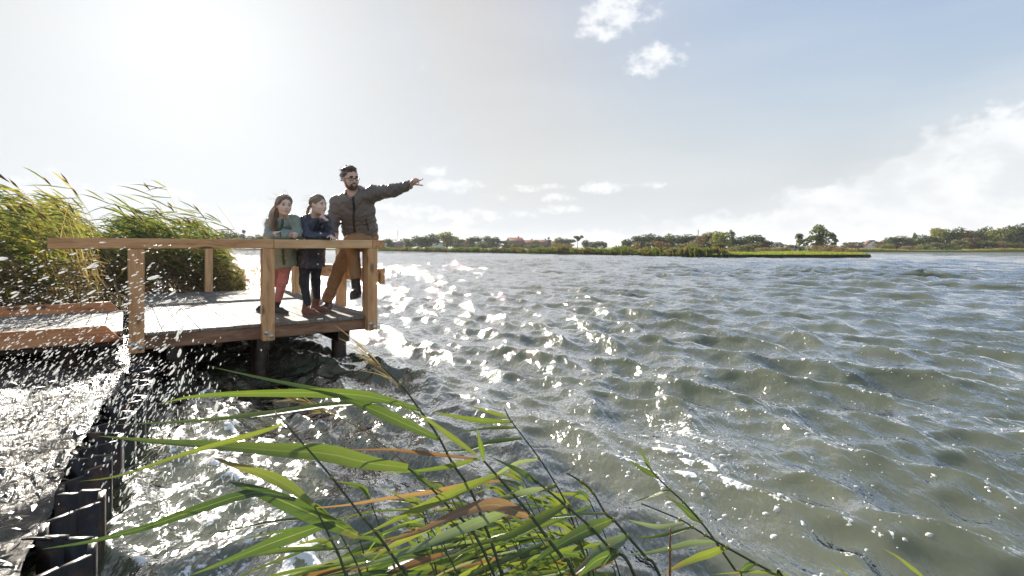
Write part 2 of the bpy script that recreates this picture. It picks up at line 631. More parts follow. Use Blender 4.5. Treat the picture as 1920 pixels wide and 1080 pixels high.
    plain('trouser_tan', (0.33, 0.19, 0.095), 0.8, 0.25, 0, 40, 0.18, 0.5, 0.004)
    plain('trouser_pink', (0.44, 0.19, 0.18), 0.8, 0.25, 0, 40, 0.15, 0.5, 0.004)
    plain('trouser_denim', (0.030, 0.034, 0.042), 0.8, 0.25, 0, 60, 0.35, 0.5, 0.004)
    plain('boot_brown', (0.085, 0.042, 0.026), 0.45, 0.45, 0, 40, 0.3, 0.4)
    plain('boot_dark', (0.040, 0.034, 0.028), 0.5, 0.45, 0, 40, 0.3, 0.4)
    plain('boot_rust', (0.16, 0.070, 0.045), 0.5, 0.45, 0, 40, 0.3, 0.4)
    plain('boot_green', (0.042, 0.048, 0.040), 0.5, 0.45, 0, 40, 0.3, 0.4)
    plain('sole', (0.20, 0.17, 0.13), 0.7, 0.3, 0, 60, 0.2)
    plain('hair_dark', (0.040, 0.027, 0.019), 0.45, 0.4, 0, 90, 0.4, 0.6, 0.004)
    plain('spectacles', (0.010, 0.008, 0.007), 0.2, 0.5, 0, 30, 0.1)
    plain('brick_wall', (0.26, 0.12, 0.08), 0.85, 0.2, 0, 4, 0.2)
    plain('render_white', (0.72, 0.70, 0.66), 0.8, 0.2, 0, 4, 0.08)
    plain('roof_red', (0.15, 0.068, 0.05), 0.7, 0.3, 0, 3, 0.25)
    plain('roof_grey', (0.13, 0.12, 0.12), 0.6, 0.3, 0, 3, 0.2)
    plain('glazed_panel', (0.08, 0.09, 0.10), 0.17, 0.8, 0.2, 3, 0.1, 0.02)
    plain('dark_glass', (0.02, 0.022, 0.025), 0.1, 0.6, 0, 3, 0.1)
    plain('turbine_paint', (0.62, 0.63, 0.64), 0.5, 0.4, 0, 3, 0.03)
    plain('bench_timber', (0.045, 0.030, 0.022), 0.7, 0.3, 0, 20, 0.3)
    plain('blue_cloth', (0.04, 0.07, 0.24), 0.8, 0.2, 0, 20, 0.15)
    plain('bark', (0.060, 0.045, 0.033), 0.85, 0.2, 0, 12, 0.4, 0.6, 0.03)
    plain('twig', (0.028, 0.020, 0.014), 0.6, 0.3, 0, 60, 0.4)

    m, t = mat('hair_brown')
    tint = attr(t, 'tint')
    finish(t, bsdf(t, tint, 0.42, 0.5))

    def leafy(name, trans=0.45, rough=0.42, spec=0.4, veins=False):
        m, t = mat(name)
        tint = attr(t, 'tint')
        nb = None
        if veins:
            pos = t.n('ShaderNodeTexCoord').outputs['Object']
            n_ = t.noise(pos, 45.0, 4, 0.65)
            ac = attr(t, 'tint', 'Alpha')
            ribs = t.m('SINE', t.m('MULTIPLY', ac, 34.0))
            big_ = t.noise(pos, 9.0, 3, 0.6)
            tint = t.mix(t.smooth(n_, 0.56, 0.80, 0.0, 0.5), tint, (0.12, 0.085, 0.03))
            tint = t.mix(t.smooth(big_, 0.55, 0.78, 0.0, 0.55), tint, (0.20, 0.17, 0.045))
            tint = t.mix(t.smooth(ribs, 0.2, 1.0, 0.0, 0.30), tint, t.vm('SCALE', tint, 0.45))
            tint = t.mix(t.smooth(ac, 0.10, 0.03, 0.0, 0.5), tint, (0.26, 0.30, 0.12))
            nb = bump(t, t.m('ADD', t.m('MULTIPLY', ribs, 0.5), n_), 0.35, 0.0012)
        a = bsdf(t, tint, rough, spec, nb)
        tr = t.n('ShaderNodeBsdfTranslucent')
        bright = t.vm('MULTIPLY', tint, (1.75, 1.65, 0.9))
        t.link(bright, tr.inputs[0])
        finish(t, mixs(t, trans, a, tr.outputs[0]))
    leafy('reed_leaf', 0.33, 0.34, 0.6, True)
    leafy('reed_bed', 0.42, 0.55, 0.3)
    leafy('foliage', 0.30, 0.6, 0.25)
    leafy('litter', 0.10, 0.35, 0.5)


build_materials()

# ================================================================= layout of the platform in plan
E = np.array([0.81, 0.5864, 0.0])            # along the front rail, towards the open lake
N = np.array([-0.5864, 0.81, 0.0])           # away from the camera
P0 = np.array([-3.40, 4.83, 0.0])            # foot of the first front post
DECK = 0.476
RAIL = 1.326


def pl(u, v, z=0.0):
    return P0 + E * u + N * v + np.array([0, 0, z])


# ================================================================= water
def wave_field(X, Y, spacing):
    """sum of trochoidal wind waves running towards the near left bank"""
    g = np.random.default_rng(11)
    n = 130
    lam = np.exp(g.uniform(np.log(0.12), np.log(1.9), n))
    base = math.atan2(-0.60, -0.80)
    spread = np.where(lam > 0.9, 0.28, np.where(lam > 0.4, 0.42, 0.62))
    th = base + g.normal(0, 1, n) * spread
    ph = g.uniform(0, 2 * np.pi, n)
    ak = np.interp(lam, [0.12, 0.3, 0.8, 1.2, 1.9], [0.036, 0.050, 0.054, 0.042, 0.034]) * g.uniform(0.6, 1.3, n)
    Z = np.zeros_like(X)
    DX = np.zeros_like(X)
    DY = np.zeros_like(X)
    J = np.zeros_like(X)
    # slow patches of calmer and rougher water
    patch = 0.92 + 0.25 * np.sin(X * 0.21 + 1.3) * np.sin(Y * 0.17 + 0.4)
    # the open lake, out of the lee of the bank, is rougher
    open_ = np.clip((np.hypot(X, Y) - 6.0) / 26.0, 0, 1)
    patch = patch * (1 + 1.1 * open_ * open_ * (3 - 2 * open_))
    for l, a_, tt, p in zip(lam, ak, th, ph):
        k = 2 * np.pi / l
        keep = np.clip((l / spacing - 1.8) / 1.5, 0, 1)
        kx, ky = math.cos(tt), math.sin(tt)
        arg = k * (kx * X + ky * Y) + p
        A = a_ / k * keep * patch
        c_, s_ = np.cos(arg), np.sin(arg)
        Z += A * c_
        DX -= 0.8 * A * kx * s_
        DY -= 0.8 * A * ky * s_
        J += A * k * c_
    return Z, DX, DY, J


def surface(X, Y, spacing):
    Z, DX, DY, J = wave_field(X, Y, spacing)
    Rr = np.hypot(X, Y)
    # one larger wave steepening as it runs into the shallows on the right
    a = np.array([0.95, 3.95])
    b = np.array([2.05, 2.0])
    d = (b - a) / np.linalg.norm(b - a)
    nn = np.array([-d[1], d[0]])
    if nn[0] > 0:
        nn = -nn
    rel = np.stack([X - a[0], Y - a[1]], -1)
    s = rel @ d
    q = rel @ nn + 0.10 * np.sin(s * 2.3) + 0.05 * np.sin(s * 5.1 + 1)
    env = np.exp(-((s - 1.0) / 1.5) ** 2)
    ridge = np.where(q > 0, np.exp(-(q / 0.15) ** 2), np.exp(-(q / 0.40) ** 2)) * env
    calm = np.exp(-((q - 0.75) / 0.6) ** 2) * env
    Z = Z * (1 - 0.5 * calm) + 0.10 * ridge - 0.02 * calm
    foam = np.clip((J - 0.30) * 1.3, 0, 0.42) * np.clip((14 - Rr) / 6, 0, 1)
    foam = foam + 0.62 * np.exp(-((q - 0.03) / 0.12) ** 2) * env * np.exp(-((s - 0.25) / 0.7) ** 2)
    foam = foam + 0.40 * np.exp(-((X - 0.95) / 0.30) ** 2 - ((Y - 3.0) / 0.55) ** 2)
    # churned white water thrown back from the sheet piling
    wl = np.array([-1.59, 1.92])
    wd = nrm(np.array([-1.91, 3.15]))
    rw = np.stack([X - wl[0], Y - wl[1]], -1)
    sw = rw @ wd
    qw = rw @ np.array([wd[1], -wd[0]])
    churn = np.exp(-((qw - 0.55) / 0.55) ** 2) * (1 / (1 + np.exp(-(sw + 0.8) * 4))) * (1 / (1 + np.exp((sw - 2.0) * 3)))
    g = np.random.default_rng(5)
    for _ in range(26):
        l = g.uniform(0.10, 0.4)
        t_ = g.uniform(0, 6.283)
        k = 2 * np.pi / l
        Z = Z + churn * 0.10 / k * 0.55 * np.cos(k * (math.cos(t_) * X + math.sin(t_) * Y) + g.uniform(0, 6))
    foam = foam + 0.47 * churn
    shallow = np.clip(np.exp(-((q - 0.9) / 0.75) ** 2) * env * 0.9, 0, 1)
    shallow = np.maximum(shallow, 0.5 * np.exp(-(Rr / 3.2) ** 2))
    return np.stack([X + DX, Y + DY, Z], -1), foam, shallow


def build_water():
    na, nr = 640, 900
    ang = np.linspace(R(-74), R(74), na)
    r = 0.75 * (620.0 / 0.75) ** (np.linspace(0, 1, nr))
    A, Rr = np.meshgrid(ang, r, indexing='ij')
    X, Y = Rr * np.sin(A), Rr * np.cos(A)
    dr = np.gradient(r)[None, :]
    spacing = np.maximum(dr, Rr * (ang[1] - ang[0]))
    V, foam, shallow = surface(X, Y, spacing)
    V = V.reshape(-1, 3)
    i, j = np.meshgrid(np.arange(na - 1), np.arange(nr - 1), indexing='ij')
    idx = i * nr + j
    F = np.stack([idx, idx + nr, idx + nr + 1, idx + 1], -1).reshape(-1, 4)
    me = np_mesh('water', V, F, True, None, {'foam': foam, 'shallow': shallow})
    o = link_obj('water', me, material='lake_water')
    kind(o, 'structure')
    me2 = np_mesh('lake_bed', [[-900, -60, -1.2], [900, -60, -1.2], [900, 1500, -1.2], [-900, 1500, -1.2]], [[0, 1, 2, 3]])
    kind(link_obj('lake_bed', me2, material='soil'), 'structure')


build_water()

# ================================================================= near bank and sheet piling
WALL = [np.array([-4.9, 7.4]), np.array([-3.5, 5.07]), np.array([-2.73, 3.9]), np.array([-2.06, 2.62]), np.array([-1.59, 1.92]), np.array([-1.15, 1.28]), np.array([-0.55, 0.98]), np.array([0.4, 0.88]), np.array([2.6, 0.72])]
WALL_TOP = 0.25


def poly_resample(P, step):
    P = np.array(P, float)
    seg = np.linalg.norm(np.diff(P, axis=0), axis=1)
    L = np.concatenate([[0], np.cumsum(seg)])
    n = int(L[-1] / step)
    s = np.arange(n + 1) * step
    return np.stack([np.interp(s, L, P[:, k]) for k in range(P.shape[1])], -1)


def build_bank():
    # strip mesh from the wall back to the land on the left
    W_ = poly_resample(WALL, 0.05)
    n = len(W_)
    tang = np.gradient(W_, axis=0)
    tang /= np.linalg.norm(tang, axis=1)[:, None]
    nrm_l = np.stack([-tang[:, 1], tang[:, 0]], 1)     # to the left of travel (travel = towards camera, so land side needs a sign)
    if (nrm_l[5] @ np.array([-1, -0.3])) < 0:
        nrm_l = -nrm_l
    m = 60
    dist = 0.10 + 9.0 * (np.linspace(0, 1, m) ** 2.2)
    X = W_[:, None, 0] + nrm_l[:, None, 0] * dist[None]
    Y = W_[:, None, 1] + nrm_l[:, None, 1] * dist[None]
    g = np.random.default_rng(3)
    Z = np.full_like(X, 0.21)
    for _ in range(40):
        l = np.exp(g.uniform(np.log(0.12), np.log(2.5)))
        th = g.uniform(0, 6.28)
        Z += 0.0065 * l ** 0.6 * np.cos(2 * np.pi / l * (X * math.cos(th) + Y * math.sin(th)) + g.uniform(0, 6.28))
    V = np.stack([X, Y, Z], -1).reshape(-1, 3)
    i, j = np.meshgrid(np.arange(n - 1), np.arange(m - 1), indexing='ij')
    a = i * m + j
    F = np.stack([a, a + 1, a + m + 1, a + m], -1).reshape(-1, 4)
    me = np_mesh('bank', V, F, True)
    me.flip_normals()
    kind(link_obj('bank', me, material='wet_bank'), 'structure')
    # reed ground behind the platform
    g0 = MB()
    pts = [pl(-13, 2.3), pl(-0.35, 2.3), pl(-0.35, 5.2), pl(1.5, 5.2), pl(2.0, 8.0), pl(-1, 13), pl(-15, 13)]
    bm = bmesh.new()
    vs = [bm.verts.new((p[0], p[1], 0.08)) for p in pts]
    f = bm.faces.new(vs)
    ex = bmesh.ops.extrude_face_region(bm, geom=[f])
    for v in [q for q in ex['geom'] if isinstance(q, bmesh.types.BMVert)]:
        v.co.z = -0.6
    bmesh.ops.recalc_face_normals(bm, faces=bm.faces)
    me = bpy.data.meshes.new('reed_ground')
    bm.to_mesh(me)
    bm.free()
    kind(link_obj('reed_ground', me, material='soil'), 'structure')

    # sheet piling: trough-shaped piles, alternately facing the land and the lake
    root = empty('sheet_pile_wall', (W_[0][0], W_[0][1], 0))
    tag(root, 'dark steel sheet pile retaining wall with zigzag top along the left bank', 'retaining wall')
    C0 = np.array([W_[0][0], W_[0][1], 0])
    Wp = poly_resample(WALL, 0.21)
    tk = 0.012
    depth = 0.075
    for i in range(len(Wp) - 1):
        a, b = Wp[i], Wp[i + 1]
        d = nrm(b - a)
        nl = np.array([-d[1], d[0]])
        if nl @ np.array([-1, -0.3]) < 0:
            nl = -nl
        sgn = 1 if i % 2 == 0 else -1
        L = np.linalg.norm(b - a)
        # profile of one pile in (along, across)
        prof = [(0, 0), (0.22 * L, sgn * depth), (0.78 * L, sgn * depth), (L, 0)]
        mb = MB()
        zt = WALL_TOP + random.uniform(-0.015, 0.015)
        out = []
        for (s, c) in prof:
            out.append(a + d * s + nl * c)
        for k in range(3):
            p, q = out[k], out[k + 1]
            dd = nrm(q - p)
            nn_ = np.array([-dd[1], dd[0]]) * tk
            V = []
            for z in (-0.9, zt):
                for w in (p - nn_, q - nn_, q + nn_, p + nn_):
                    V.append([w[0] - C0[0], w[1] - C0[1], z])
            mb.add(V, [[0, 3, 2, 1], [4, 5, 6, 7], [0, 1, 5, 4], [1, 2, 6, 5], [2, 3, 7, 6], [3, 0, 4, 7]])
        mb.build('sheet_pile', 'sheet_steel', root)


build_bank()

# ================================================================= viewing platform
def board(name, parent, P, Q, w, h, material, base, bev=0.004, cut=None, ez=(0, 0, 1)):
    """squared timber from P to Q (centre line), w across, h high"""
    P, Q = np.asarray(P, float), np.asarray(Q, float)
    L = np.linalg.norm(Q - P)
    me = bevel_box(name, L, w, h, bev, cut)
    M = frame((P + Q) / 2 - base, Q - P, ez=ez)
    return link_obj(name, me, parent, None, material, M)


def post(parent, p, z0, z1, base, material='larch', w=0.115):
    me = bevel_box('post', z1 - z0, w, w, 0.006)
    M = frame(np.array([p[0], p[1], (z0 + z1) / 2]) - base, (0, 0, 1), ez=E)
    return link_obj('post', me, parent, None, material, M)


def bolt(parent, p, base, axis):
    mb = MB()
    k = 10
    th = np.arange(k) / k * 2 * np.pi
    ax = nrm(axis)
    a = nrm(np.cross(ax, (0, 0, 1)))
    b = np.cross(ax, a)
    V = []
    for r_, h_ in ((0.021, 0.0), (0.021, 0.006), (0.011, 0.0065), (0.010, 0.014), (0.0005, 0.0145)):
        V += [list(np.asarray(p) - base + ax * h_ + r_ * (math.cos(q) * a + math.sin(q) * b)) for q in th]
    F = []
    for i in range(4):
        for j in range(k):
            F.append([i * k + j, i * k + (j + 1) % k, (i + 1) * k + (j + 1) % k, (i + 1) * k + j])
    mb.add(V, F)
    return mb.build('bolt', 'zinc_bolt', parent)


DEPTH = 4.62
WIDTH = 2.17


def build_platform():
    base = pl(0, 0, 0)
    root = empty('viewing_platform', base)
    tag(root, 'wooden viewing platform with grooved deck and post railing over the lake', 'platform')
    # deck: grooved boards running away from the water's edge
    nb_ = 15
    bw = (WIDTH + 0.02) / nb_
    L = DEPTH + 0.06
    prof = []
    g_ = 7
    w = bw - 0.006
    for k in range(g_):
        x0 = -w / 2 + w * k / g_
        x1 = x0 + w / g_
        prof += [(x0 + 0.0012, 0.0), (x0 + 0.0125, 0.0), (x0 + 0.0148, -0.005), (x1 - 0.0012, -0.005)]
    prof = [(-w / 2, -0.004)] + prof[:-1] + [(w / 2, -0.0045)]
    prof = np.array(prof)
    n = len(prof)
    V = []
    for y in (-L / 2, L / 2):
        for (x, z) in prof:
            V.append([x, y, z])
        V.append([w / 2, y, -0.032])
        V.append([-w / 2, y, -0.032])
    k = n + 2
    me = bpy.data.meshes.new('deck_board')
    faces = [[j, (j + 1) % k, k + (j + 1) % k, k + j] for j in range(k)] + [list(range(k))[::-1], list(range(k, 2 * k))]
    me.from_pydata(V, [], faces)
    me.materials.append(MATS['deck_timber'])
    # the wood grain runs along local x: turn the mesh so that its length is x
    me.transform(Matrix.Rotation(R(-90), 4, 'Z'))
    bm = bmesh.new()
    bm.from_mesh(me)
    bmesh.ops.recalc_face_normals(bm, faces=bm.faces)
    bm.to_mesh(me)
    bm.free()
    for i in range(nb_):
        u = -0.01 + bw * (i + 0.5) - 0.0
        c = pl(u + 0.06, DEPTH / 2 - 0.03, DECK + random.uniform(-0.0015, 0.0015)) - base
        link_obj('deck_board', me, root, None, None, frame(c, N))
    # fascia and joists
    zb = DECK - 0.034
    board('fascia_beam', root, pl(0.06, -0.01, zb - 0.062), pl(WIDTH - 0.04, -0.01, zb - 0.062), 0.055, 0.124, 'fascia_timber', base)
    board('fascia_beam', root, pl(WIDTH + 0.03, 0.05, zb - 0.062), pl(WIDTH + 0.03, DEPTH, zb - 0.062), 0.05, 0.124, 'larch', base)
    board('fascia_beam', root, pl(0.03, 0.07, zb - 0.062), pl(0.03, DEPTH, zb - 0.062), 0.05, 0.124, 'larch_red', base)
    for v in (0.55, 1.7, 2.9, 4.1):
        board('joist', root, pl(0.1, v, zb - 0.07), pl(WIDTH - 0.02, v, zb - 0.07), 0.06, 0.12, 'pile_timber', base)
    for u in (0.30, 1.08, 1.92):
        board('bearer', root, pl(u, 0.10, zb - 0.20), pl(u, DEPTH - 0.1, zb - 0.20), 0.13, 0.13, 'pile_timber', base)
    for u in (0.30, 1.08, 1.92):
        for v in (0.28, 2.3, 4.3):
            mb = MB()
            p = pl(u, v) - base
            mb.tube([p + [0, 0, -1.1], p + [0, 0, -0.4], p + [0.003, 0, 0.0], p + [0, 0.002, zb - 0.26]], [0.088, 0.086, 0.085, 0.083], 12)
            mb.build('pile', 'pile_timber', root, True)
    # posts of the front rail stand outside the fascia, fixed with two bolts each
    fp = [(0.0, 0.0, 'larch'), (1.085, 0.0, 'larch'), (WIDTH, 0.0, 'larch')]
    for (u, v, mt) in fp:
        post(root, pl(u, v - 0.075), DECK - 0.17, RAIL - 0.093, base, mt)
        for (du, dz) in ((0.026, -0.088), (-0.028, -0.125)):
            bolt(root, pl(u - du * 0.9, v - 0.075 - 0.058, DECK + dz), base, -N)
    # side and back posts
    for v in (1.15, 2.3, 3.45, 4.62):
        post(root, pl(WIDTH + 0.062, v), DECK - 0.17, RAIL - 0.093, base, 'larch_pale')
    post(root, pl(WIDTH + 0.02, 0.055), DECK - 0.1, RAIL - 0.094, base, 'larch', 0.11)
    for u in (0.0, 1.085):
        post(root, pl(u, DEPTH + 0.06), DECK - 0.17, RAIL - 0.093, base, 'larch_pale')
    # top rails
    zr = RAIL - 0.046
    ua, ub, uc = -0.60, 1.13, WIDTH - 0.005
    # front rail in two lengths met with a scarf joint over the middle post
    board('top_rail', root, pl(ua, -0.07, zr), pl(ub, -0.07, zr), 0.14, 0.092, 'larch', base, 0.006)
    board('top_rail', root, pl(ub + 0.003, -0.07, zr), pl(uc, -0.07, zr), 0.14, 0.092, 'larch_pale', base, 0.006)
    board('top_rail', root, pl(WIDTH + 0.07, -0.14, zr), pl(WIDTH + 0.07, DEPTH + 0.1, zr), 0.14, 0.092, 'larch', base, 0.006)
    board('top_rail', root, pl(-0.1, DEPTH + 0.06, zr), pl(WIDTH - 0.003, DEPTH + 0.06, zr), 0.14, 0.092, 'larch_pale', base, 0.006)
    # lower side rail on the lake face of the side posts
    board('side_rail', root, pl(WIDTH + 0.150, -0.06, DECK + 0.435), pl(WIDTH + 0.150, DEPTH, DECK + 0.435), 0.055, 0.18, 'larch', base, 0.005)
    board('spacer_block', root, pl(WIDTH + 0.078, 0.02, DECK + 0.435), pl(WIDTH + 0.121, 0.02, DECK + 0.435), 0.08, 0.09, 'larch', base)


def build_boardwalk():
    base = pl(-0.1, 0.05, 0)
    root = empty('boardwalk', base)
    tag(root, 'low wooden boardwalk with reddish kerb boards leading left to the bank', 'boardwalk')
    u1 = -0.10
    for i in range(44):
        u = u1 - 0.075 - 0.15 * i
        mt = 'deck_timber'
        board('plank', root, pl(u, 0.20, DECK - 0.018 + random.uniform(-.002, .002)), pl(u, 2.18, DECK - 0.018), 0.143, 0.032, mt, base, 0.003)
    board('kerb_board', root, pl(-6.6, 0.14, DECK - 0.005), pl(u1, 0.14, DECK - 0.005), 0.06, 0.15, 'larch_red', base, 0.005, 0.13)
    board('kerb_board', root, pl(-6.6, 2.24, DECK + 0.022), pl(u1, 2.24, DECK + 0.022), 0.06, 0.17, 'larch_red', base, 0.005, 0.13)
    for v in (0.4, 1.2, 2.0):
        board('joist', root, pl(-6.6, v, DECK - 0.10), pl(u1, v, DECK - 0.10), 0.07, 0.12, 'pile_timber', base)
    for u in (-0.5, -2.4, -4.4):
        for v in (0.4, 2.0):
            mb = MB()
            p = pl(u, v) - base
            mb.tube([p + [0, 0, -0.5], p + [0, 0, 0.1], p + [0, 0, DECK - 0.16]], 0.08, 10)
            mb.build('pile', 'pile_timber', root, True)


build_platform()
build_boardwalk()

# ================================================================= people
class Vol:
    """signed distance field on a grid; shapes are blended in and a smooth skin is drawn round them"""
    def __init__(self, lo, hi, h):
        self.lo = np.asarray(lo, float)
        self.h = h
        n = np.ceil((np.asarray(hi, float) - self.lo) / h).astype(int) + 1
        self.n = n
        self.F = np.full(n, 1.0, dtype=np.float32)

    def _sl(self, lo, hi):
        a = np.clip(np.floor((lo - self.lo) / self.h).astype(int), 0, self.n - 1)
        b = np.clip(np.ceil((hi - self.lo) / self.h).astype(int) + 1, a + 1, self.n)
        g = [self.lo[k] + self.h * np.arange(a[k], b[k]) for k in range(3)]
        P = np.stack(np.meshgrid(*g, indexing='ij'), -1)
        return (slice(a[0], b[0]), slice(a[1], b[1]), slice(a[2], b[2])), P

    def _put(self, sl, d, k, op):
        F = self.F[sl]
        if op == 'add':
            if k > 0:
                hh = np.maximum(k - np.abs(F - d), 0) / k
                self.F[sl] = np.minimum(F, d) - hh * hh * k * 0.25
            else:
                self.F[sl] = np.minimum(F, d)
        else:
            if k > 0:
                hh = np.maximum(k - np.abs(F + d), 0) / k
                self.F[sl] = np.maximum(F, -d) + hh * hh * k * 0.25
            else:
                self.F[sl] = np.maximum(F, -d)

    def cone(self, a, b, ra, rb, k=0.02, flat=None, fs=1.0, op='add', cap=(0, 0), ripple=None):
        a, b = np.asarray(a, float), np.asarray(b, float)
        pad = max(ra, rb) + k + 0.03
        sl, P = self._sl(np.minimum(a, b) - pad, np.maximum(a, b) + pad)
        ab = b - a
        L2 = ab @ ab
        L = math.sqrt(L2)
        traw = (P - a) @ ab / L2
        t = np.clip(traw, 0, 1)
        q = P - (a + t[..., None] * ab)
        if flat is not None:
            fd = nrm(flat)
            c = q @ fd
            q = q + (c * (1 / fs - 1))[..., None] * fd
        r = ra + (rb - ra) * t
        if ripple:
            r = r + ripple[0] * (np.abs(np.sin(np.pi * t * L / ripple[1])) - 0.6)
        d = np.linalg.norm(q, axis=-1) - r
        if flat is not None:
            d = d * (0.5 + 0.5 * fs)
        if cap[0]:
            d = np.maximum(d, -traw * L)
        if cap[1]:
            d = np.maximum(d, (traw - 1) * L)
        self._put(sl, d, k, op)

    def ell(self, c, axes, radii, k=0.015, op='add'):
        c = np.asarray(c, float)
        A = np.stack([nrm(x) for x in axes])
        rr = np.asarray(radii, float)
        pad = rr.max() + k + 0.02
        sl, P = self._sl(c - pad, c + pad)
        q = (P - c) @ A.T
        k0 = np.linalg.norm(q / rr, axis=-1)
        k1 = np.linalg.norm(q / rr ** 2, axis=-1) + 1e-9
        self._put(sl, k0 * (k0 - 1) / k1, k, op)

    def cut(self, p, n, k=0.0):
        """keep the side the normal points away from"""
        _, P = self._sl(self.lo, self.lo + self.h * (self.n - 1))
        d = (P - np.asarray(p, float)) @ nrm(n)
        self.F = np.maximum(self.F, d.astype(np.float32))

    def folds(self, amp, lam, seed=0, stretch=(1, 1, 1)):
        g = np.random.default_rng(seed)
        m = np.abs(self.F) < 0.03
        idx = np.argwhere(m)
        P = (self.lo + idx * self.h) * np.asarray(stretch)
        s = np.zeros(len(P))
        for _ in range(7):
            d = nrm(g.normal(size=3))
            l = lam * g.uniform(0.6, 1.7)
            w = 0.25 * np.sin(P @ nrm(g.normal(size=3)) * 6.283 / (lam * 2.2) + g.uniform(0, 6)) * lam
            s += np.abs(np.sin((P @ d + w) * 3.1416 / l + g.uniform(0, 6.28))) - 0.63
        self.F[m] += (amp * s / 2.6).astype(np.float32)

    def mesh(self, name, base, material, parent, tint=None):
        F = self.F
        ins = F < 0
        c8 = np.zeros(np.array(F.shape) - 1, dtype=np.uint8)
        for i in (0, 1):
            for j in (0, 1):
                for k in (0, 1):
                    c8 += ins[i:F.shape[0] - 1 + i, j:F.shape[1] - 1 + j, k:F.shape[2] - 1 + k]
        act = (c8 > 0) & (c8 < 8)
        idx = np.argwhere(act)
        num = np.full(act.shape, -1, dtype=np.int32)
        num[act] = np.arange(len(idx))
        offs = np.array([[i, j, k] for i in (0, 1) for j in (0, 1) for k in (0, 1)])
        cv = np.stack([F[idx[:, 0] + o[0], idx[:, 1] + o[1], idx[:, 2] + o[2]] for o in offs], 1)
        pos = np.zeros((len(idx), 3))
        cnt = np.zeros(len(idx))
        for a in range(8):
            for b in range(a + 1, 8):
                if np.abs(offs[a] - offs[b]).sum() != 1:
                    continue
                m = (cv[:, a] < 0) != (cv[:, b] < 0)
                t = cv[:, a] / (cv[:, a] - cv[:, b] + 1e-20)
                p = offs[a] + t[:, None] * (offs[b] - offs[a])
                pos[m] += p[m]
                cnt[m] += 1
        V = self.lo + (idx + pos / cnt[:, None]) * self.h
        faces = []
        for ax in range(3):
            sa = [slice(None)] * 3
            sb = [slice(None)] * 3
            sa[ax] = slice(0, -1)
            sb[ax] = slice(1, None)
            A, B = ins[tuple(sa)], ins[tuple(sb)]
            e = np.argwhere(A != B)
            u, v = (ax + 1) % 3, (ax + 2) % 3
            ok = (e[:, u] > 0) & (e[:, v] > 0) & (e[:, u] < act.shape[u]) & (e[:, v] < act.shape[v])
            e = e[ok]
            q = []
            for (du, dv) in ((-1, -1), (0, -1), (0, 0), (-1, 0)):
                w = e.copy()
                w[:, u] += du
                w[:, v] += dv
                q.append(num[w[:, 0], w[:, 1], w[:, 2]])
            q = np.stack(q, 1)
            fl = ~A[e[:, 0], e[:, 1], e[:, 2]]
            q[fl] = q[fl][:, ::-1]
            faces.append(q)
        Fc = np.concatenate(faces)
        Fc = Fc[(Fc >= 0).all(1)]
        # one light smoothing pass over the quads
        for _ in range(2):
            S_ = np.zeros_like(V)
            n_ = np.zeros(len(V))
            for a, b in ((0, 1), (1, 2), (2, 3), (3, 0)):
                np.add.at(S_, Fc[:, a], V[Fc[:, b]])
                np.add.at(n_, Fc[:, a], 1)
            V = V * 0.6 + 0.4 * S_ / np.maximum(n_, 1)[:, None]
        cols = None if tint is None else np.repeat(np.asarray(tint, float)[None], len(V), 0)
        me = np_mesh(name, V - base, Fc, True, cols)
        return link_obj(name, me, parent, None, material)


def head_axes(f, tilt=(0, 0, 1)):
    f = nrm(f)
    s = nrm(np.cross(f, nrm(tilt)))      # the person's right-hand side
    u = np.cross(s, f)
    return f, s, u


def add_head(V, c, ax, H, neck, female):
    f, s, u = ax
    p = lambda a, b, d: c + (f * a + s * b + u * d) * H
    A = (s, f, u)
    V.ell(p(-0.05, 0, 0.12), A, (0.325 * H, 0.40 * H, 0.37 * H), 0.01)
    V.ell(p(0.07, 0, -0.10), A, (0.285 * H, 0.31 * H, 0.36 * H), 0.02)
    V.ell(p(0.15, 0, -0.34), A, ((0.20 if female else 0.22) * H, 0.19 * H, 0.15 * H), 0.03)
    V.ell(p(0.30, 0, -0.41), A, (0.09 * H, 0.07 * H, 0.07 * H), 0.02)
    for sg in (-1, 1):
        V.ell(p(0.25, sg * 0.16, -0.15), A, (0.11 * H, 0.11 * H, 0.11 * H), 0.02)       # cheeks
        V.ell(p(0.335, sg * 0.13, 0.085), A, (0.10 * H, 0.05 * H, 0.03 * H), 0.012)      # brow ridge
        V.ell(p(0.425, sg * 0.135, -0.005), A, (0.072 * H, 0.06 * H, 0.040 * H), 0.012, 'sub')
        V.ell(p(-0.04, sg * 0.325, -0.03), (s, f, u), (0.035 * H, 0.085 * H, 0.125 * H), 0.008)  # ears
    V.cone(p(0.35, 0, 0.03), p(0.45, 0, -0.13), 0.026 * H, 0.050 * H, 0.012)            # nose
    for sg in (-1, 1):
        V.ell(p(0.40, sg * 0.045, -0.145), A, (0.036 * H, 0.04 * H, 0.03 * H), 0.01)
    V.ell(p(0.365, 0, -0.265), A, (0.10 * H, 0.05 * H, 0.05 * H), 0.012)
    V.cone(p(-0.10, 0, -0.22), neck, 0.215 * H, 0.235 * H, 0.03)
    return p


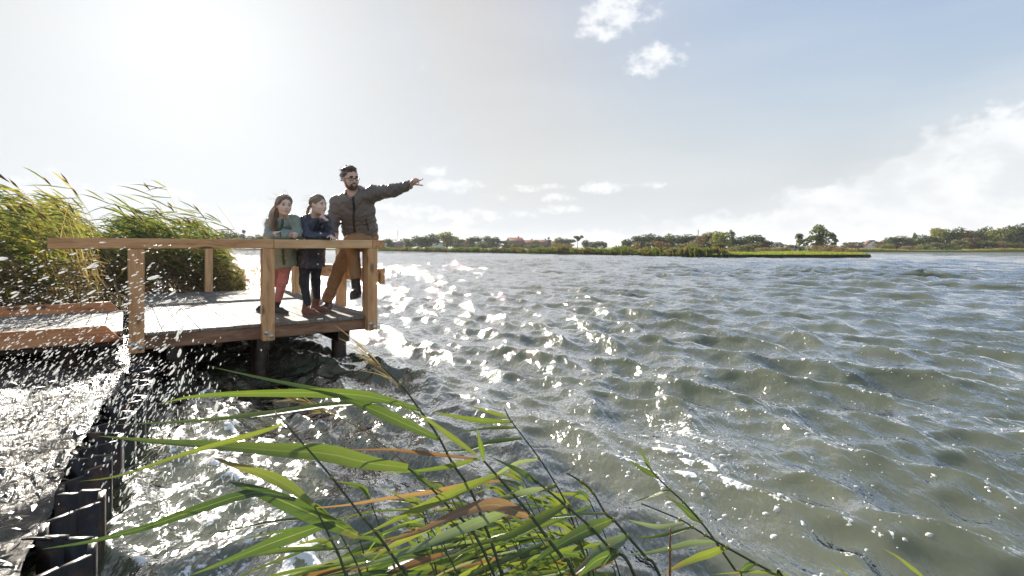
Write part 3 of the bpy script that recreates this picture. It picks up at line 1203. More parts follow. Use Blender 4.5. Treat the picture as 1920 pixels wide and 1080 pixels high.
def face_parts(p, ax, H, body, base, lookdir, brow_tint, female, mouth_open=False):
    f, s, u = ax
    nm = 0
    for sg in (-1, 1):
        V = Vol(p(0.30, sg * 0.135, 0) - 0.03, p(0.30, sg * 0.135, 0) + 0.03, 0.003)
        V.ell(p(0.305, sg * 0.135, -0.005), (s, f, u), (0.056 * H, 0.070 * H, 0.030 * H), 0)
        e = V.mesh('eye', base, 'eye_white', body)
        g = nrm(f * 0.8 + lookdir * 0.5)
        c_ = p(0.305, sg * 0.135, -0.005) + g * 0.056 * H
        V = Vol(c_ - 0.02, c_ + 0.02, 0.002)
        V.ell(c_, (s, f, u), (0.026 * H, 0.020 * H, 0.026 * H), 0)
        V.mesh('iris', base, 'eye_dark', body)
        mb = MB()
        pts = [p(0.39 - 0.02 * abs(q - 0.3), sg * (0.05 + 0.17 * q), (0.104 if female else 0.092) + 0.022 * math.sin(q * 2.9) - 0.012 * q) for q in np.linspace(0, 1, 7)]
        mb.tube(pts, np.array([0.018, 0.024, 0.026, 0.025, 0.022, 0.016, 0.008]) * H * (0.45 if female else 0.95), 6, brow_tint)
        mb.build('eyebrow', 'hair_brown', body, True, None).location = Vector(-base)
        mb = MB()
        pts = [p(0.372 - 0.05 * abs(q - 0.4), sg * (0.065 + 0.14 * q), 0.028 + 0.012 * math.sin(q * 3.1)) for q in np.linspace(0, 1, 6)]
        mb.tube(pts, np.array([0.006, 0.010, 0.011, 0.011, 0.010, 0.005]) * H, 4, np.array(brow_tint) * 0.7)
        mb.build('eyelash', 'hair_brown', body, True, None).location = Vector(-base)
    V = Vol(p(0.40, 0, -0.265) - 0.045, p(0.40, 0, -0.265) + 0.045, 0.0025)
    V.cone(p(0.383, -0.105, -0.264), p(0.408, 0, -0.258), 0.012 * H, 0.016 * H, 0.004)
    V.cone(p(0.408, 0, -0.258), p(0.383, 0.105, -0.264), 0.016 * H, 0.012 * H, 0.004)
    V.cone(p(0.385, -0.088, -0.280 - (0.03 if mouth_open else 0)), p(0.404, 0, -0.292 - (0.04 if mouth_open else 0)), 0.010 * H, 0.019 * H, 0.004)
    V.cone(p(0.404, 0, -0.292 - (0.04 if mouth_open else 0)), p(0.385, 0.088, -0.280 - (0.03 if mouth_open else 0)), 0.019 * H, 0.010 * H, 0.004)
    V.mesh('lips', base, 'lips', body)
    if mouth_open:
        V = Vol(p(0.40, 0, -0.28) - 0.035, p(0.40, 0, -0.28) + 0.035, 0.0025)
        V.ell(p(0.392, 0, -0.282), (s, f, u), (0.062 * H, 0.02 * H, 0.02 * H), 0)
        V.mesh('teeth', base, 'teeth', body)


def add_hand(V, w, d, nrm_palm, size, curls, spread=0.12, thumb=None, thumb_side=1, rf=0.0085):
    """palm from the wrist along d; nrm_palm points out of the palm; curls = bend per joint of four fingers in radians"""
    d = nrm(d)
    n_ = nrm(nrm_palm - d * (nrm_palm @ d))
    s = np.cross(n_, d)                       # across the knuckles
    pl_ = 0.50 * size
    kn = w + d * pl_
    V.cone(w, kn, 0.20 * size, 0.235 * size, 0.01, n_, 0.42)
    ln = (0.46, 0.51, 0.47, 0.37)
    for i in range(4):
        o = (i - 1.5) * 0.118 * size
        p = kn + s * o * thumb_side - d * (0.02 * size)
        a = d * math.cos(spread * (i - 1.5) * 0.6) + s * thumb_side * math.sin(spread * (i - 1.5) * 0.6)
        d0 = nrm(a)
        r0 = rf
        ph = 0.0
        for j, fr in enumerate((0.44, 0.31, 0.25)):
            ph += curls[i][j]
            a = d0 * math.cos(ph) + n_ * math.sin(ph)
            q = p + a * ln[i] * size * fr
            V.cone(p, q, r0, r0 * 0.92, 0.004)
            p, r0 = q, r0 * 0.92
    if thumb is not None:
        p = w + d * 0.12 * size - s * thumb_side * 0.15 * size
        a = nrm(d * thumb[0] - s * thumb_side * thumb[1] + n_ * thumb[2])
        r0 = rf * 1.15
        for fr, bend in ((0.24, 0), (0.18, 0.3), (0.15, 0.3)):
            a = nrm(a + (d * 0.4 + n_ * 0.3) * bend)
            q = p + a * size * fr
            V.cone(p, q, r0, r0 * 0.93, 0.005)
            p, r0 = q, r0 * 0.93


def boot(root, base, ankle, toe, zsole, h_shaft, shaft_dir, material, r=0.046, label=None, up=(0, 0, 1), laces=False):
    """ankle boot with its own sole; ankle = centre of the shaft at ankle height"""
    ankle, toe = np.asarray(ankle, float), np.asarray(toe, float)
    d = toe - ankle
    d[2] = 0
    L = np.linalg.norm(d)
    d = d / L
    lo = np.minimum(ankle, toe) - 0.14
    hi = np.maximum(ankle, toe) + 0.14
    hi[2] = max(hi[2], ankle[2] + h_shaft + 0.08)
    V = Vol(lo, hi, 0.006)
    heel = np.array([ankle[0], ankle[1], zsole + r * 0.95]) - d * 0.035
    tz = toe[2]
    toe_c = np.array([toe[0], toe[1], tz + r * 0.62]) - d * 0.03
    mid = (heel * 0.45 + toe_c * 0.55) + np.array([0, 0, r * 0.25])
    V.cone(heel, mid, r * 0.95, r * 0.92, 0.02)
    V.cone(mid, toe_c, r * 0.92, r * 0.70, 0.02)
    V.cone(heel + np.array([0, 0, 0.02]), ankle + np.asarray(shaft_dir) * h_shaft, r * 0.98, r * 1.02, 0.025, cap=(0, 1))
    # flat underside
    n = nrm(np.cross(np.cross(d, (0, 0, 1)), nrm(toe_c - np.array([0, 0, r * 0.62]) - (heel - np.array([0, 0, r * 0.95])))))
    if n[2] > 0:
        n = -n
    pz = np.array([heel[0], heel[1], zsole + 0.012])
    V.cut(pz, n)
    b = V.mesh('boot', base, material, root)
    # sole
    V = Vol(lo, hi, 0.006)
    hb, tb = heel.copy(), toe_c.copy()
    hb[2] = zsole + 0.010
    tb[2] = tz + 0.010
    V.cone(hb, (hb + tb) / 2, r * 0.92, r * 0.84, 0.01)
    V.cone((hb + tb) / 2, tb, r * 0.84, r * 0.78, 0.01)
    V.cut(pz + np.array([0, 0, 0.004]), -n)
    V.cut(pz - np.array([0, 0, 0.012]), n)
    V.mesh('sole', base, 'sole', b)
    if label:
        b['label'] = label
    return b


def hair_strands(mb, roots, dirs, length, gravity, wind, tints, w=0.0035, seg=7, jitter=0.25, seed=1):
    g = np.random.default_rng(seed)
    for p0, d0 in zip(roots, dirs):
        L = length * g.uniform(0.6, 1.15)
        p = np.array(p0, float)
        d = nrm(d0 + g.normal(0, jitter, 3))
        P = [p.copy()]
        for k in range(seg):
            d = nrm(d + gravity * (k + 1) / seg + wind * (k + 1) / seg + g.normal(0, jitter * 0.25, 3))
            p = p + d * L / seg
            P.append(p.copy())
        P = np.array(P)
        tan = nrm(P[-1] - P[0])
        side = nrm(np.cross(tan, np.array([0.3, -0.9, 0.2]) + g.normal(0, 0.3, 3)))
        wd = w * g.uniform(0.7, 1.4) * np.array([0.7] + [1.0] * (seg - 2) + [0.6, 0.1])
        t = np.asarray(tints[g.integers(len(tints))]) * g.uniform(0.8, 1.2)
        mb.strip(P, wd, side, t)


def comb(mb, hc, ax, H, rad, starts, ends, T, g, lift=0.0, tail=None, w=0.0036, n=9, base_scale=1.025, cen=(-0.07, 0.0, 0.13)):
    """strands laid over the skull from hairline to where they are gathered, then an optional free tail"""
    f, s, u = ax
    rad = np.asarray(rad)
    for a, b in zip(starts, ends):
        a, b = nrm(a), nrm(b)
        om = math.acos(max(-1, min(1, a @ b)))
        P, Nn = [], []
        sc = base_scale + abs(g.normal(0, 0.018))
        lf = lift * g.uniform(0.5, 1.3)
        for k in np.linspace(0, 1, n):
            v = (a * math.sin((1 - k) * om) + b * math.sin(k * om)) / (math.sin(om) + 1e-9)
            r_ = sc + lf * math.sin(math.pi * min(1, k * 1.25 + 0.08)) if lift else sc
            q = v * rad * r_ + np.asarray(cen)
            P.append(hc + (f * q[0] + s * q[1] + u * q[2]) * H)
            m = v / rad
            Nn.append(nrm(f * m[0] + s * m[1] + u * m[2]))
        if tail is not None:
            ext = tail(P[-1], g)
            pts = smooth_path_([P[-1]] + ext, 9)[1:]
            for q in pts:
                P.append(q)
                Nn.append(nrm(Nn[n - 1] * 0.5 + np.array([0.1, -0.8, 0.1])))
        P, Nn = np.array(P), np.array(Nn)
        tg = np.gradient(P, axis=0)
        sd = np.cross(tg, Nn)
        sd /= np.linalg.norm(sd, axis=1)[:, None] + 1e-9
        wd = w * g.uniform(0.7, 1.4) * np.interp(np.linspace(0, 1, len(P)), [0, 0.1, 0.8, 1], [0.4, 1, 0.9, 0.15])
        tt = np.asarray(T[g.integers(len(T))]) * g.uniform(0.75, 1.25)
        mb.strip(P, wd, sd, tt)


def smooth_path_(P, n):
    P = np.asarray(P, float)
    Q = np.concatenate([[2 * P[0] - P[1]], P, [2 * P[-1] - P[-2]]])
    out = []
    for s_ in np.linspace(0, len(P) - 1 - 1e-9, n):
        i = int(s_)
        t = s_ - i
        a, b, c, d = Q[i], Q[i + 1], Q[i + 2], Q[i + 3]
        out.append(0.5 * ((2 * b) + (-a + c) * t + (2 * a - 5 * b + 4 * c - d) * t * t + (-a + 3 * b - 3 * c + d) * t ** 3))
    return np.array(out)


def hairline(g, n, side=None, back=0.35, fr=0.66, up=0.72):
    out = []
    for _ in range(n):
        ph = g.uniform(-1.35, 1.35)
        if side:
            ph = abs(ph) * side
        o = g.random() ** 1.5 * back
        out.append(np.array([fr * math.cos(ph) + 0.10 - o, 0.98 * math.sin(ph), up * math.cos(ph) + 0.06]))
    return out


def scalp(c, ax, H, n, cond, seed=0, scale=1.0):
    """points and normals over the skull"""
    f, s, u = ax
    g = np.random.default_rng(seed)
    R_, D_ = [], []
    while len(R_) < n:
        v = nrm(g.normal(size=3))
        if not cond(*v):
            continue
        R_.append(c + (f * (-0.05 + 0.40 * v[0]) + s * 0.325 * v[1] + u * (0.12 + 0.37 * v[2])) * H * scale)
        D_.append(nrm(f * v[0] + s * v[1] + u * v[2]))
    return np.array(R_), np.array(D_)


def snap(parent, p, n, base, r=0.008, material='snap_white', name='snap_button'):
    V = Vol(p - 0.02, p + 0.02, 0.0025)
    V.ell(p, (np.cross(n, (0, 0, 1)), n, (0, 0, 1)), (r, r * 0.6, r), 0)
    return V.mesh(name, base, material, parent)


from mathutils.bvhtree import BVHTree


def project(obj, base, pts, d, lift=0.003):
    """lay points onto the surface of a garment, looking along d"""
    me = obj.data
    t = BVHTree.FromPolygons([v.co for v in me.vertices], [tuple(q.vertices) for q in me.polygons])
    out = []
    d = Vector(nrm(d))
    for p in pts:
        o = Vector(np.asarray(p, float) - base) - d * 0.5
        h = t.ray_cast(o, d)
        q = np.array(h[0]) if h[0] is not None else np.asarray(p, float) - base
        out.append(q - np.array(d) * lift + base)
    return np.array(out)


def dense(P, n):
    P = np.asarray(P, float)
    s_ = np.linspace(0, len(P) - 1, n)
    return np.stack([np.interp(s_, np.arange(len(P)), P[:, k]) for k in range(3)], -1)


def build_man():
    base = np.array([-2.05, 6.35, DECK])
    root = empty('person', base)
    tag(root, 'bearded man in glasses, grey quilted jacket and tan trousers, seated on rail pointing right', 'person')
    f_t = nrm((0.10, -0.98, 0.0))
    pelvis, waist, chest = at(677, 446, 6.36), at(674, 424, 6.30), at(670, 390, 6.18)
    neck = at(664, 366, 6.10)
    shR, shL = at(635, 380, 6.20), at(697, 364, 6.12)
    elL, wrL = at(738, 357, 6.02), at(770, 346, 5.95)
    elR, wrR = at(622, 419, 6.16), at(627, 440, 6.01)
    hipR, knR, anR = at(664, 446, 6.42), at(637, 500, 6.36), at(613, 567, 6.42)
    hipL, knL, anL = at(692, 445, 6.36), at(660, 453, 6.10), at(667, 527, 6.12)
    hc = at(657, 335, 6.03)
    H = 0.250
    ax = head_axes((0.66, -0.74, -0.10), (-0.10, 0.0, 1.0))
    # --- body: one continuous skin
    V = Vol((-2.36, 5.66, 0.42), (-0.92, 6.68, 2.26), 0.0062)
    p = add_head(V, hc, ax, H, neck, False)
    V.cone(neck, chest, 0.065, 0.125, 0.05, f_t, 0.75)
    V.cone(chest, waist, 0.135, 0.115, 0.05, f_t, 0.75)
    V.cone(waist, pelvis, 0.115, 0.125, 0.05, f_t, 0.8)
    for sh, el, wr in ((shL, elL, wrL), (shR, elR, wrR)):
        V.cone(neck + (0, 0, -0.05), sh, 0.06, 0.058, 0.04)
        V.cone(sh, el, 0.052, 0.040, 0.03)
        V.cone(el, wr, 0.038, 0.027, 0.03)
    for hp, kn, an in ((hipL, knL, anL), (hipR, knR, anR)):
        V.cone(hp, kn, 0.080, 0.052, 0.04)
        V.cone(kn, an, 0.050, 0.028, 0.03)
    # pointing hand: index out, the others half closed, thumb apart
    hd = nrm(at(785, 334, 5.86) - wrL)
    add_hand(V, wrL, hd, np.array([0.25, -0.55, -0.8]), 0.185,
             [(0.02, 0.05, 0.03), (0.55, 0.75, 0.5), (0.75, 0.85, 0.6), (0.85, 0.85, 0.6)], 0.14, (0.75, 0.8, 0.25), 1)
    # supporting hand flat on the rail
    hw = at(629, 449, 5.93)
    hw[2] = RAIL + 0.022
    add_hand(V, wrR * 0.35 + hw * 0.65, nrm(np.array([0.20, -0.85, -0.12])), np.array([0, 0, -1.0]), 0.175,
             [(0.12, 0.25, 0.25)] * 4, 0.25, (0.6, 0.8, 0.1), -1)
    V.cone(wrR, wrR * 0.35 + hw * 0.65, 0.028, 0.03, 0.02)
    body = V.mesh('body', base, 'skin_man', root)
    face_parts(p, ax, H, body, base, np.array([1, -0.2, 0.05]), (0.03, 0.02, 0.014), False, True)
    # --- beard and moustache hug the jaw
    f, s, u = ax
    A = (s, f, u)
    V = Vol(hc - 0.19, hc + 0.19, 0.005)
    V.ell(p(0.15, 0, -0.345), A, (0.238 * H, 0.215 * H, 0.175 * H), 0.02)
    V.ell(p(0.30, 0, -0.43), A, (0.115 * H, 0.10 * H, 0.095 * H), 0.02)
    for sg in (-1, 1):
        V.cone(p(0.06, sg * 0.272, -0.06), p(0.14, sg * 0.215, -0.30), 0.045 * H, 0.07 * H, 0.015)
        V.cone(p(0.40, sg * 0.02, -0.205), p(0.345, sg * 0.12, -0.27), 0.030 * H, 0.034 * H, 0.01)
        V.cone(p(0.345, sg * 0.12, -0.27), p(0.31, sg * 0.13, -0.38), 0.034 * H, 0.05 * H, 0.01)
        V.ell(p(0.27, sg * 0.19, -0.14), A, (0.12 * H, 0.13 * H, 0.11 * H), 0.01, 'sub')
    V.ell(p(0.44, 0, -0.285), A, (0.085 * H, 0.09 * H, 0.065 * H), 0.008, 'sub')
    V.folds(0.0035, 0.02, 3)
    V.mesh('beard', base, 'hair_brown', body, (0.075, 0.050, 0.035))
    # --- hair: short sides, fuller top swept by the wind
    V = Vol(hc - 0.22, hc + 0.24, 0.006)
    V.ell(p(-0.07, 0, 0.14), A, (0.338 * H, 0.405 * H, 0.375 * H), 0.01)
    V.ell(p(0.06, 0.02, 0.44), A, (0.24 * H, 0.25 * H, 0.11 * H), 0.03)
    V.ell(p(0.22, 0.06, 0.47), A, (0.16 * H, 0.10 * H, 0.085 * H), 0.03)
    V.ell(p(-0.10, 0.0, 0.47), A, (0.20 * H, 0.20 * H, 0.09 * H), 0.03)
    V.ell(p(0.45, 0, -0.02), A, (0.34 * H, 0.36 * H, 0.37 * H), 0.006, 'sub')
    V.ell(p(0.05, 0, -0.38), A, (0.42 * H, 0.36 * H, 0.33 * H), 0.006, 'sub')
    V.cut(p(0, 0, -0.14), -u)
    V.folds(0.011, 0.026, 5)
    hair = V.mesh('hair', base, 'hair_brown', body, (0.085, 0.062, 0.046))
    mb = MB()
    g = np.random.default_rng(14)
    TM = [(0.10, 0.072, 0.052), (0.075, 0.054, 0.04), (0.17, 0.125, 0.09)]
    st = [np.array([0.72 - 1.0 * g.random() ** 1.4, g.uniform(-0.72, 0.72), 0.78]) for _ in range(420)]
    en = [np.array([a_[0] - 0.75, a_[1] + 0.25, 0.62]) for a_ in st]
    comb(mb, hc, ax, H, (0.405, 0.338, 0.375), st, en, TM, g, 0.17, None, 0.0034, 8, 1.03)
    st = [np.array([0.30 - 1.2 * g.random(), sg_ * 1.0, 0.35 - 0.45 * g.random()]) for sg_ in (-1, 1) for _ in range(150)]
    en = [np.array([a_[0] - 0.45, a_[1] * 0.9, a_[2] - 0.25]) for a_ in st]
    comb(mb, hc, ax, H, (0.405, 0.338, 0.375), st, en, TM, g, 0.03, None, 0.003, 6, 1.02)
    rt, dr = scalp(hc, ax, H, 70, lambda a, b, c_: c_ > 0.45 and a < 0.75, 4, 1.08)
    hair_strands(mb, rt, dr * 0.35 + u * 0.25 - f * 0.6 + np.array([-0.3, 0, 0]), 0.045, np.array([0, 0, 0.0]), np.array([-0.25, 0, 0.0]), [(0.10, 0.072, 0.052), (0.07, 0.05, 0.036), (0.17, 0.125, 0.09)], 0.0034, 5, 0.2, 2)
    rt, dr = scalp(hc, ax, H, 160, lambda a, b, c_: a < -0.2 and c_ > -0.5, 6, 1.05)
    hair_strands(mb, rt, dr * 0.5 - f * 0.3 - u * 0.2, 0.035, np.array([0, 0, -0.1]), np.array([-0.2, 0, 0.0]), [(0.10, 0.075, 0.055), (0.20, 0.15, 0.11)], 0.0026, 5, 0.3, 3)
    o = mb.build('strand', 'hair_brown', hair)
    o.location = Vector(-base)
    # --- spectacles
    mb = MB()
    for sg in (-1, 1):
        th = np.linspace(0, 2 * np.pi, 19)
        ring = [p(0.425 - 0.04 * (abs(math.cos(q)) if math.cos(q) * 1 > 0 else 0), sg * (0.145 + 0.098 * math.cos(q)), -0.015 + 0.078 * math.sin(q)) for q in th]
        mb.tube(ring, 0.0028, 6, cap=False)
        mb.tube([p(0.39, sg * 0.24, 0.02), p(0.30, sg * 0.315, 0.02), p(0.0, sg * 0.345, 0.02), p(-0.06, sg * 0.345, -0.03)], 0.0026, 6)
    mb.tube([p(0.43, -0.05, 0.005), p(0.45, 0, 0.02), p(0.43, 0.05, 0.005)], 0.0028, 6)
    o = mb.build('spectacles', 'spectacles', root, True)
    o.location = Vector(-base)
    # --- jacket
    V = Vol((-2.38, 5.78, 1.28), (-1.02, 6.66, 2.10), 0.0068)
    rip = (0.010, 0.052)
    V.cone(chest + np.array([0, 0, 0.10]), chest, 0.165, 0.190, 0.04, f_t, 0.72, ripple=None)
    V.cone(chest, waist, 0.190, 0.198, 0.05, f_t, 0.74, ripple=rip)
    V.cone(waist, pelvis + np.array([0, 0, 0.055]), 0.198, 0.203, 0.03, f_t, 0.80, cap=(0, 1), ripple=rip)
    for sh, el, wr in ((shL, elL, wrL), (shR, elR, wrR)):
        V.cone(neck + (0, 0, -0.05), sh, 0.085, 0.092, 0.06)
        V.cone(sh, el, 0.092, 0.073, 0.04, ripple=(0.008, 0.05))
        V.cone(el, wr, 0.072, 0.047, 0.04, cap=(0, 1), ripple=(0.006, 0.048))
    V.cone(neck + np.array([0.0, 0, -0.06]), neck + np.array([0.0, 0, 0.065]), 0.105, 0.098, 0.04, cap=(0, 1))
    V.cone(neck + np.array([0.0, -0.03, -0.03]), hc, 0.072, 0.085, 0.01, op='sub')
    V.folds(0.010, 0.085, 9)
    jk = V.mesh('jacket', base, 'jacket_grey', root)
    # dark front placket, hanging cord and pocket zips
    fr = lambda c, dx, r_: c + f_t * r_ + np.array([dx, 0, 0])
    mb = MB()
    zp = [fr(neck, 0.012, 0.115) + (0, 0, 0.02), fr(neck, 0.012, 0.125) + (0, 0, -0.06), fr(chest, -0.005, 0.150), fr(chest * .5 + waist * .5, -0.02, 0.156), fr(waist, -0.03, 0.160), fr(pelvis, -0.035, 0.172) + (0, 0, 0.06)]
    zp = project(jk, base, dense(zp, 26), -f_t, 0.004)
    mb.strip(zp, [0.012] * 26, np.array([1.0, 0.1, 0]))
    zo = mb.build('zip', 'jacket_trim', jk)
    zo.location = Vector(-base)
    mb = MB()
    a_ = fr(waist, 0.105, 0.150)
    mb.tube(project(jk, base, dense([a_ + (0, 0, 0.08), a_ + (0.012, -0.004, 0.02), a_ + (0.02, 0.0, -0.055)], 9), -f_t, 0.002), 0.006, 6)
    zo = mb.build('pocket_zip', 'jacket_trim', jk)
    zo.location = Vector(-base)
    # --- trousers
    V = Vol((-2.42, 5.86, 0.50), (-1.50, 6.66, 1.52), 0.0068)
    V.cone(pelvis + np.array([0, 0, 0.07]), pelvis, 0.155, 0.165, 0.04, f_t, 0.85)
    V.cone(hipR, knR, 0.108, 0.080, 0.05)
    V.cone(knR, anR + (0, 0, 0.02), 0.078, 0.068, 0.04, cap=(0, 1))
    V.cone(hipL, knL, 0.108, 0.083, 0.05)
    V.cone(knL, anL + (0, 0, 0.03), 0.080, 0.065, 0.04, cap=(0, 1))
    V.folds(0.009, 0.075, 12, (1, 1, 0.8))
    V.mesh('trousers', base, 'trouser_tan', root)
    # --- boots
    toe = at(607, 583, 6.27)
    toe[2] = DECK
    boot(root, base, anR, toe, DECK + 0.001, 0.05, nrm(knR - anR), 'boot_brown', 0.052)
    toe = at(659, 557, 5.99)
    toe[2] = 0.655
    boot(root, base, anL, toe, 0.665, 0.08, nrm(knL - anL), 'boot_dark', 0.052)


def limb_pair(V, pts, radii, k=0.03, cap=(0, 0)):
    for i in range(len(pts) - 1):
        V.cone(pts[i], pts[i + 1], radii[i], radii[i + 1], k, cap=(0, cap[1] if i == len(pts) - 2 else 0))


FIST = [(0.9, 1.1, 0.7), (1.0, 1.1, 0.7), (1.0, 1.15, 0.7), (1.1, 1.15, 0.7)]


def build_girl_green():
    base = np.array([-2.62, 6.1, DECK])
    root = empty('person', base)
    tag(root, 'girl with loose brown hair in sage green jacket and pink trousers leaning on rail', 'person')
    f_t = nrm((0.35, -0.93, 0))
    hc = at(533, 385, 5.60)
    H = 0.212
    ax = head_axes((0.62, -0.77, -0.08), (0.02, 0.05, 1))
    neck, chest, waist, pelvis = at(529, 411, 5.68), at(528, 427, 5.74), at(529, 455, 5.86), at(530, 478, 5.97)
    shR, shL = at(510, 419, 5.72), at(552, 415, 5.70)
    elR, elL = at(504, 442, 5.56), at(560, 439, 5.66)
    wrR, wrL = at(544, 444, 5.475), at(529, 441, 5.53)
    for q in (elR, wrR):
        q[2] = RAIL + 0.041
    elL[2] = RAIL + 0.060
    wrL[2] = RAIL + 0.075
    hpL, knL, anL = at(537, 482, 5.98), at(531, 527, 6.03), at(518, 573, 6.14)
    hpR, knR, anR = at(521, 482, 6.02), at(512, 529, 6.12), at(492, 563, 6.32)
    V = Vol((-2.98, 5.22, 0.44), (-2.12, 6.55, 1.90), 0.0055)
    p = add_head(V, hc, ax, H, neck, True)
    V.cone(neck, chest, 0.052, 0.085, 0.04, f_t, 0.8)
    V.cone(chest, waist, 0.088, 0.085, 0.04, f_t, 0.8)
    V.cone(waist, pelvis, 0.085, 0.095, 0.04, f_t, 0.85)
    for sh, el, wr in ((shL, elL, wrL), (shR, elR, wrR)):
        V.cone(neck, sh, 0.04, 0.04, 0.03)
        limb_pair(V, (sh, el, wr), (0.034, 0.028, 0.020))
    for hp, kn, an in ((hpL, knL, anL), (hpR, knR, anR)):
        limb_pair(V, (hp, kn, an), (0.058, 0.038, 0.022))
    add_hand(V, wrL, nrm(np.array([-0.85, -0.45, -0.15])), np.array([0.1, -0.5, -0.8]), 0.125, FIST, 0.1, (0.8, 0.5, 0.5), 1, 0.0068)
    add_hand(V, wrR, nrm(np.array([0.80, -0.20, 0.15])), np.array([-0.2, -0.6, -0.6]), 0.125, FIST, 0.1, (0.7, 0.5, 0.6), -1, 0.0068)
    body = V.mesh('body', base, 'skin', root)
    face_parts(p, ax, H, body, base, np.array([0.8, -0.5, 0]), (0.07, 0.045, 0.03), True)
    f, s, u = ax
    A = (s, f, u)
    # hair: cap parted at the side, long lengths down the back and over one shoulder
    T = [(0.32, 0.22, 0.14), (0.42, 0.30, 0.20), (0.24, 0.16, 0.105), (0.52, 0.40, 0.28)]
    V = Vol(hc - 0.22, hc + 0.20, 0.006)
    V.ell(p(-0.07, 0, 0.14), A, (0.365 * H, 0.435 * H, 0.40 * H), 0.01)
    V.cone(p(-0.20, 0.15, 0.05), p(-0.26, 0.26, -0.50), 0.24 * H, 0.17 * H, 0.03)
    V.ell(p(0.47, -0.04, -0.08), A, (0.34 * H, 0.34 * H, 0.46 * H), 0.008, 'sub')
    V.ell(p(0.05, 0, -0.48), A, (0.30 * H, 0.30 * H, 0.34 * H), 0.008, 'sub')
    V.folds(0.006, 0.02, 8, (1, 1, 0.35))
    hair = V.mesh('hair', base, 'hair_brown', body, (0.19, 0.125, 0.078))
    mb = MB()
    g = np.random.default_rng(21)
    rad = (0.435, 0.365, 0.40)
    lock = at(511, 431, 5.56)
    mid_ = at(509, 408, 5.60)

    def fall(p_, g):
        j = g.normal(0, 0.014, 3)
        return [mid_ * 0.75 + p_ * 0.25 + j, lock + j * 1.4 + np.array([0, 0, g.uniform(-0.02, 0.10)])]
    st = hairline(g, 420, 1, 1.2)
    en = [np.array([g.uniform(-0.75, 0.12), 0.95, g.uniform(-0.75, -0.2)]) for _ in st]
    comb(mb, hc, ax, H, rad, st, en, T, g, 0.05, fall)
    st = hairline(g, 190, -1, 1.2)
    en = [np.array([-0.75, -0.5, g.uniform(-0.7, -0.3)]) for _ in st]
    comb(mb, hc, ax, H, rad, st, en, T, g, 0.04)
    # a blown loop standing off to the left
    for k in range(9):
        j = g.normal(0, 0.006, 3)
        mb.strip(smooth_path_([at(505, 400, 5.66) + j, at(495, 412, 5.66) + j * 1.5, at(496, 424, 5.64) + j, at(503, 434, 5.6)], 9), [0.0012] * 9, np.array([0.8, -0.3, 0.4]), np.asarray(T[k % 4]))
    # flyaways
    rt, dr = scalp(hc, ax, H, 22, lambda a, b, c_: c_ > 0.0 and a < 0.5, 25, 1.08)
    hair_strands(mb, rt, dr * 0.4 + np.array([-0.5, 0, 0.3]), 0.10, np.array([0, 0, -0.1]), np.array([-0.35, 0, 0.1]), T, 0.0006, 8, 0.3, 26)
    o = mb.build('strand', 'hair_brown', hair)
    o.location = Vector(-base)
    # jacket
    V = Vol((-3.0, 5.36, 1.0), (-2.10, 6.30, 1.68), 0.0062)
    V.cone(neck + (0, 0, -0.03), chest, 0.090, 0.125, 0.04, f_t, 0.82)
    V.cone(chest, waist, 0.125, 0.140, 0.05, f_t, 0.84)
    V.cone(waist, pelvis, 0.140, 0.152, 0.04, f_t, 0.86)
    V.cone(pelvis, at(532, 497, 6.00), 0.152, 0.160, 0.03, f_t, 0.86, cap=(0, 1))
    for sh, el, wr in ((shL, elL, wrL), (shR, elR, wrR)):
        V.cone(neck + (0, 0, -0.04), sh, 0.062, 0.060, 0.05)
        V.cone(sh, el, 0.062, 0.050, 0.035)
        V.cone(el, wr, 0.050, 0.036, 0.03, cap=(0, 1))
    V.cone(neck + np.array([0, 0.0, -0.03]), neck + np.array([0.005, -0.01, 0.045]), 0.082, 0.082, 0.03, cap=(0, 1))
    V.cone(neck + np.array([0, -0.01, -0.01]), hc, 0.060, 0.075, 0.01, op='sub')
    V.cone(neck + np.array([-0.02, 0.07, 0.0]), neck + np.array([-0.01, 0.12, -0.07]), 0.06, 0.075, 0.04)     # hood down the back
    V.folds(0.0075, 0.055, 31)
    jk = V.mesh('jacket', base, 'jacket_green', root)
    # placket and snaps
    mb = MB()
    zp = []
    for c, r_ in ((neck, 0.082), (chest, 0.112), (waist, 0.126), (pelvis, 0.138), (at(532, 496, 6.00), 0.146)):
        zp.append(c + f_t * r_ + np.array([0.012, 0, 0]))
    zp = project(jk, base, dense(zp, 21), -f_t, 0.003)
    mb.strip(zp, [0.014] * 21, np.array([0.93, 0.35, 0]))
    zp = zp[::5]
    mb.build('placket', 'jacket_green_dark', jk).location = Vector(-base)
    for q in (0.2, 0.8, 1.6, 2.4, 3.3):
        i = int(q)
        c = zp[i] + (zp[i + 1] - zp[i]) * (q - i)
        snap(jk, c + f_t * 0.006 + np.array([0.02, 0, 0]), f_t, base, 0.006)
    # trousers
    V = Vol((-3.05, 5.7, 0.5), (-2.2, 6.55, 1.3), 0.0062)
    V.cone(pelvis, pelvis + (0, 0, -0.07), 0.11, 0.115, 0.03, f_t, 0.85)
    V.cone(hpL, knL, 0.074, 0.055, 0.03)
    V.cone(knL, anL + (0, 0, 0.02), 0.053, 0.040, 0.03, cap=(0, 1))
    V.cone(hpR, knR, 0.074, 0.055, 0.03)
    V.cone(knR, anR + (0.01, 0, 0.02), 0.053, 0.040, 0.03, cap=(0, 1))
    V.folds(0.006, 0.05, 33, (1, 1, 0.7))
    V.mesh('trousers', base, 'trouser_pink', root)
    toe = at(540, 588, 6.06)
    toe[2] = DECK
    boot(root, base, anL, toe, DECK + 0.001, 0.07, nrm(knL - anL), 'boot_green', 0.042)
    toe = at(481, 585, 6.36)
    toe[2] = DECK + 0.004
    boot(root, base, anR, toe, DECK + 0.004, 0.06, nrm(knR - anR), 'boot_green', 0.042)


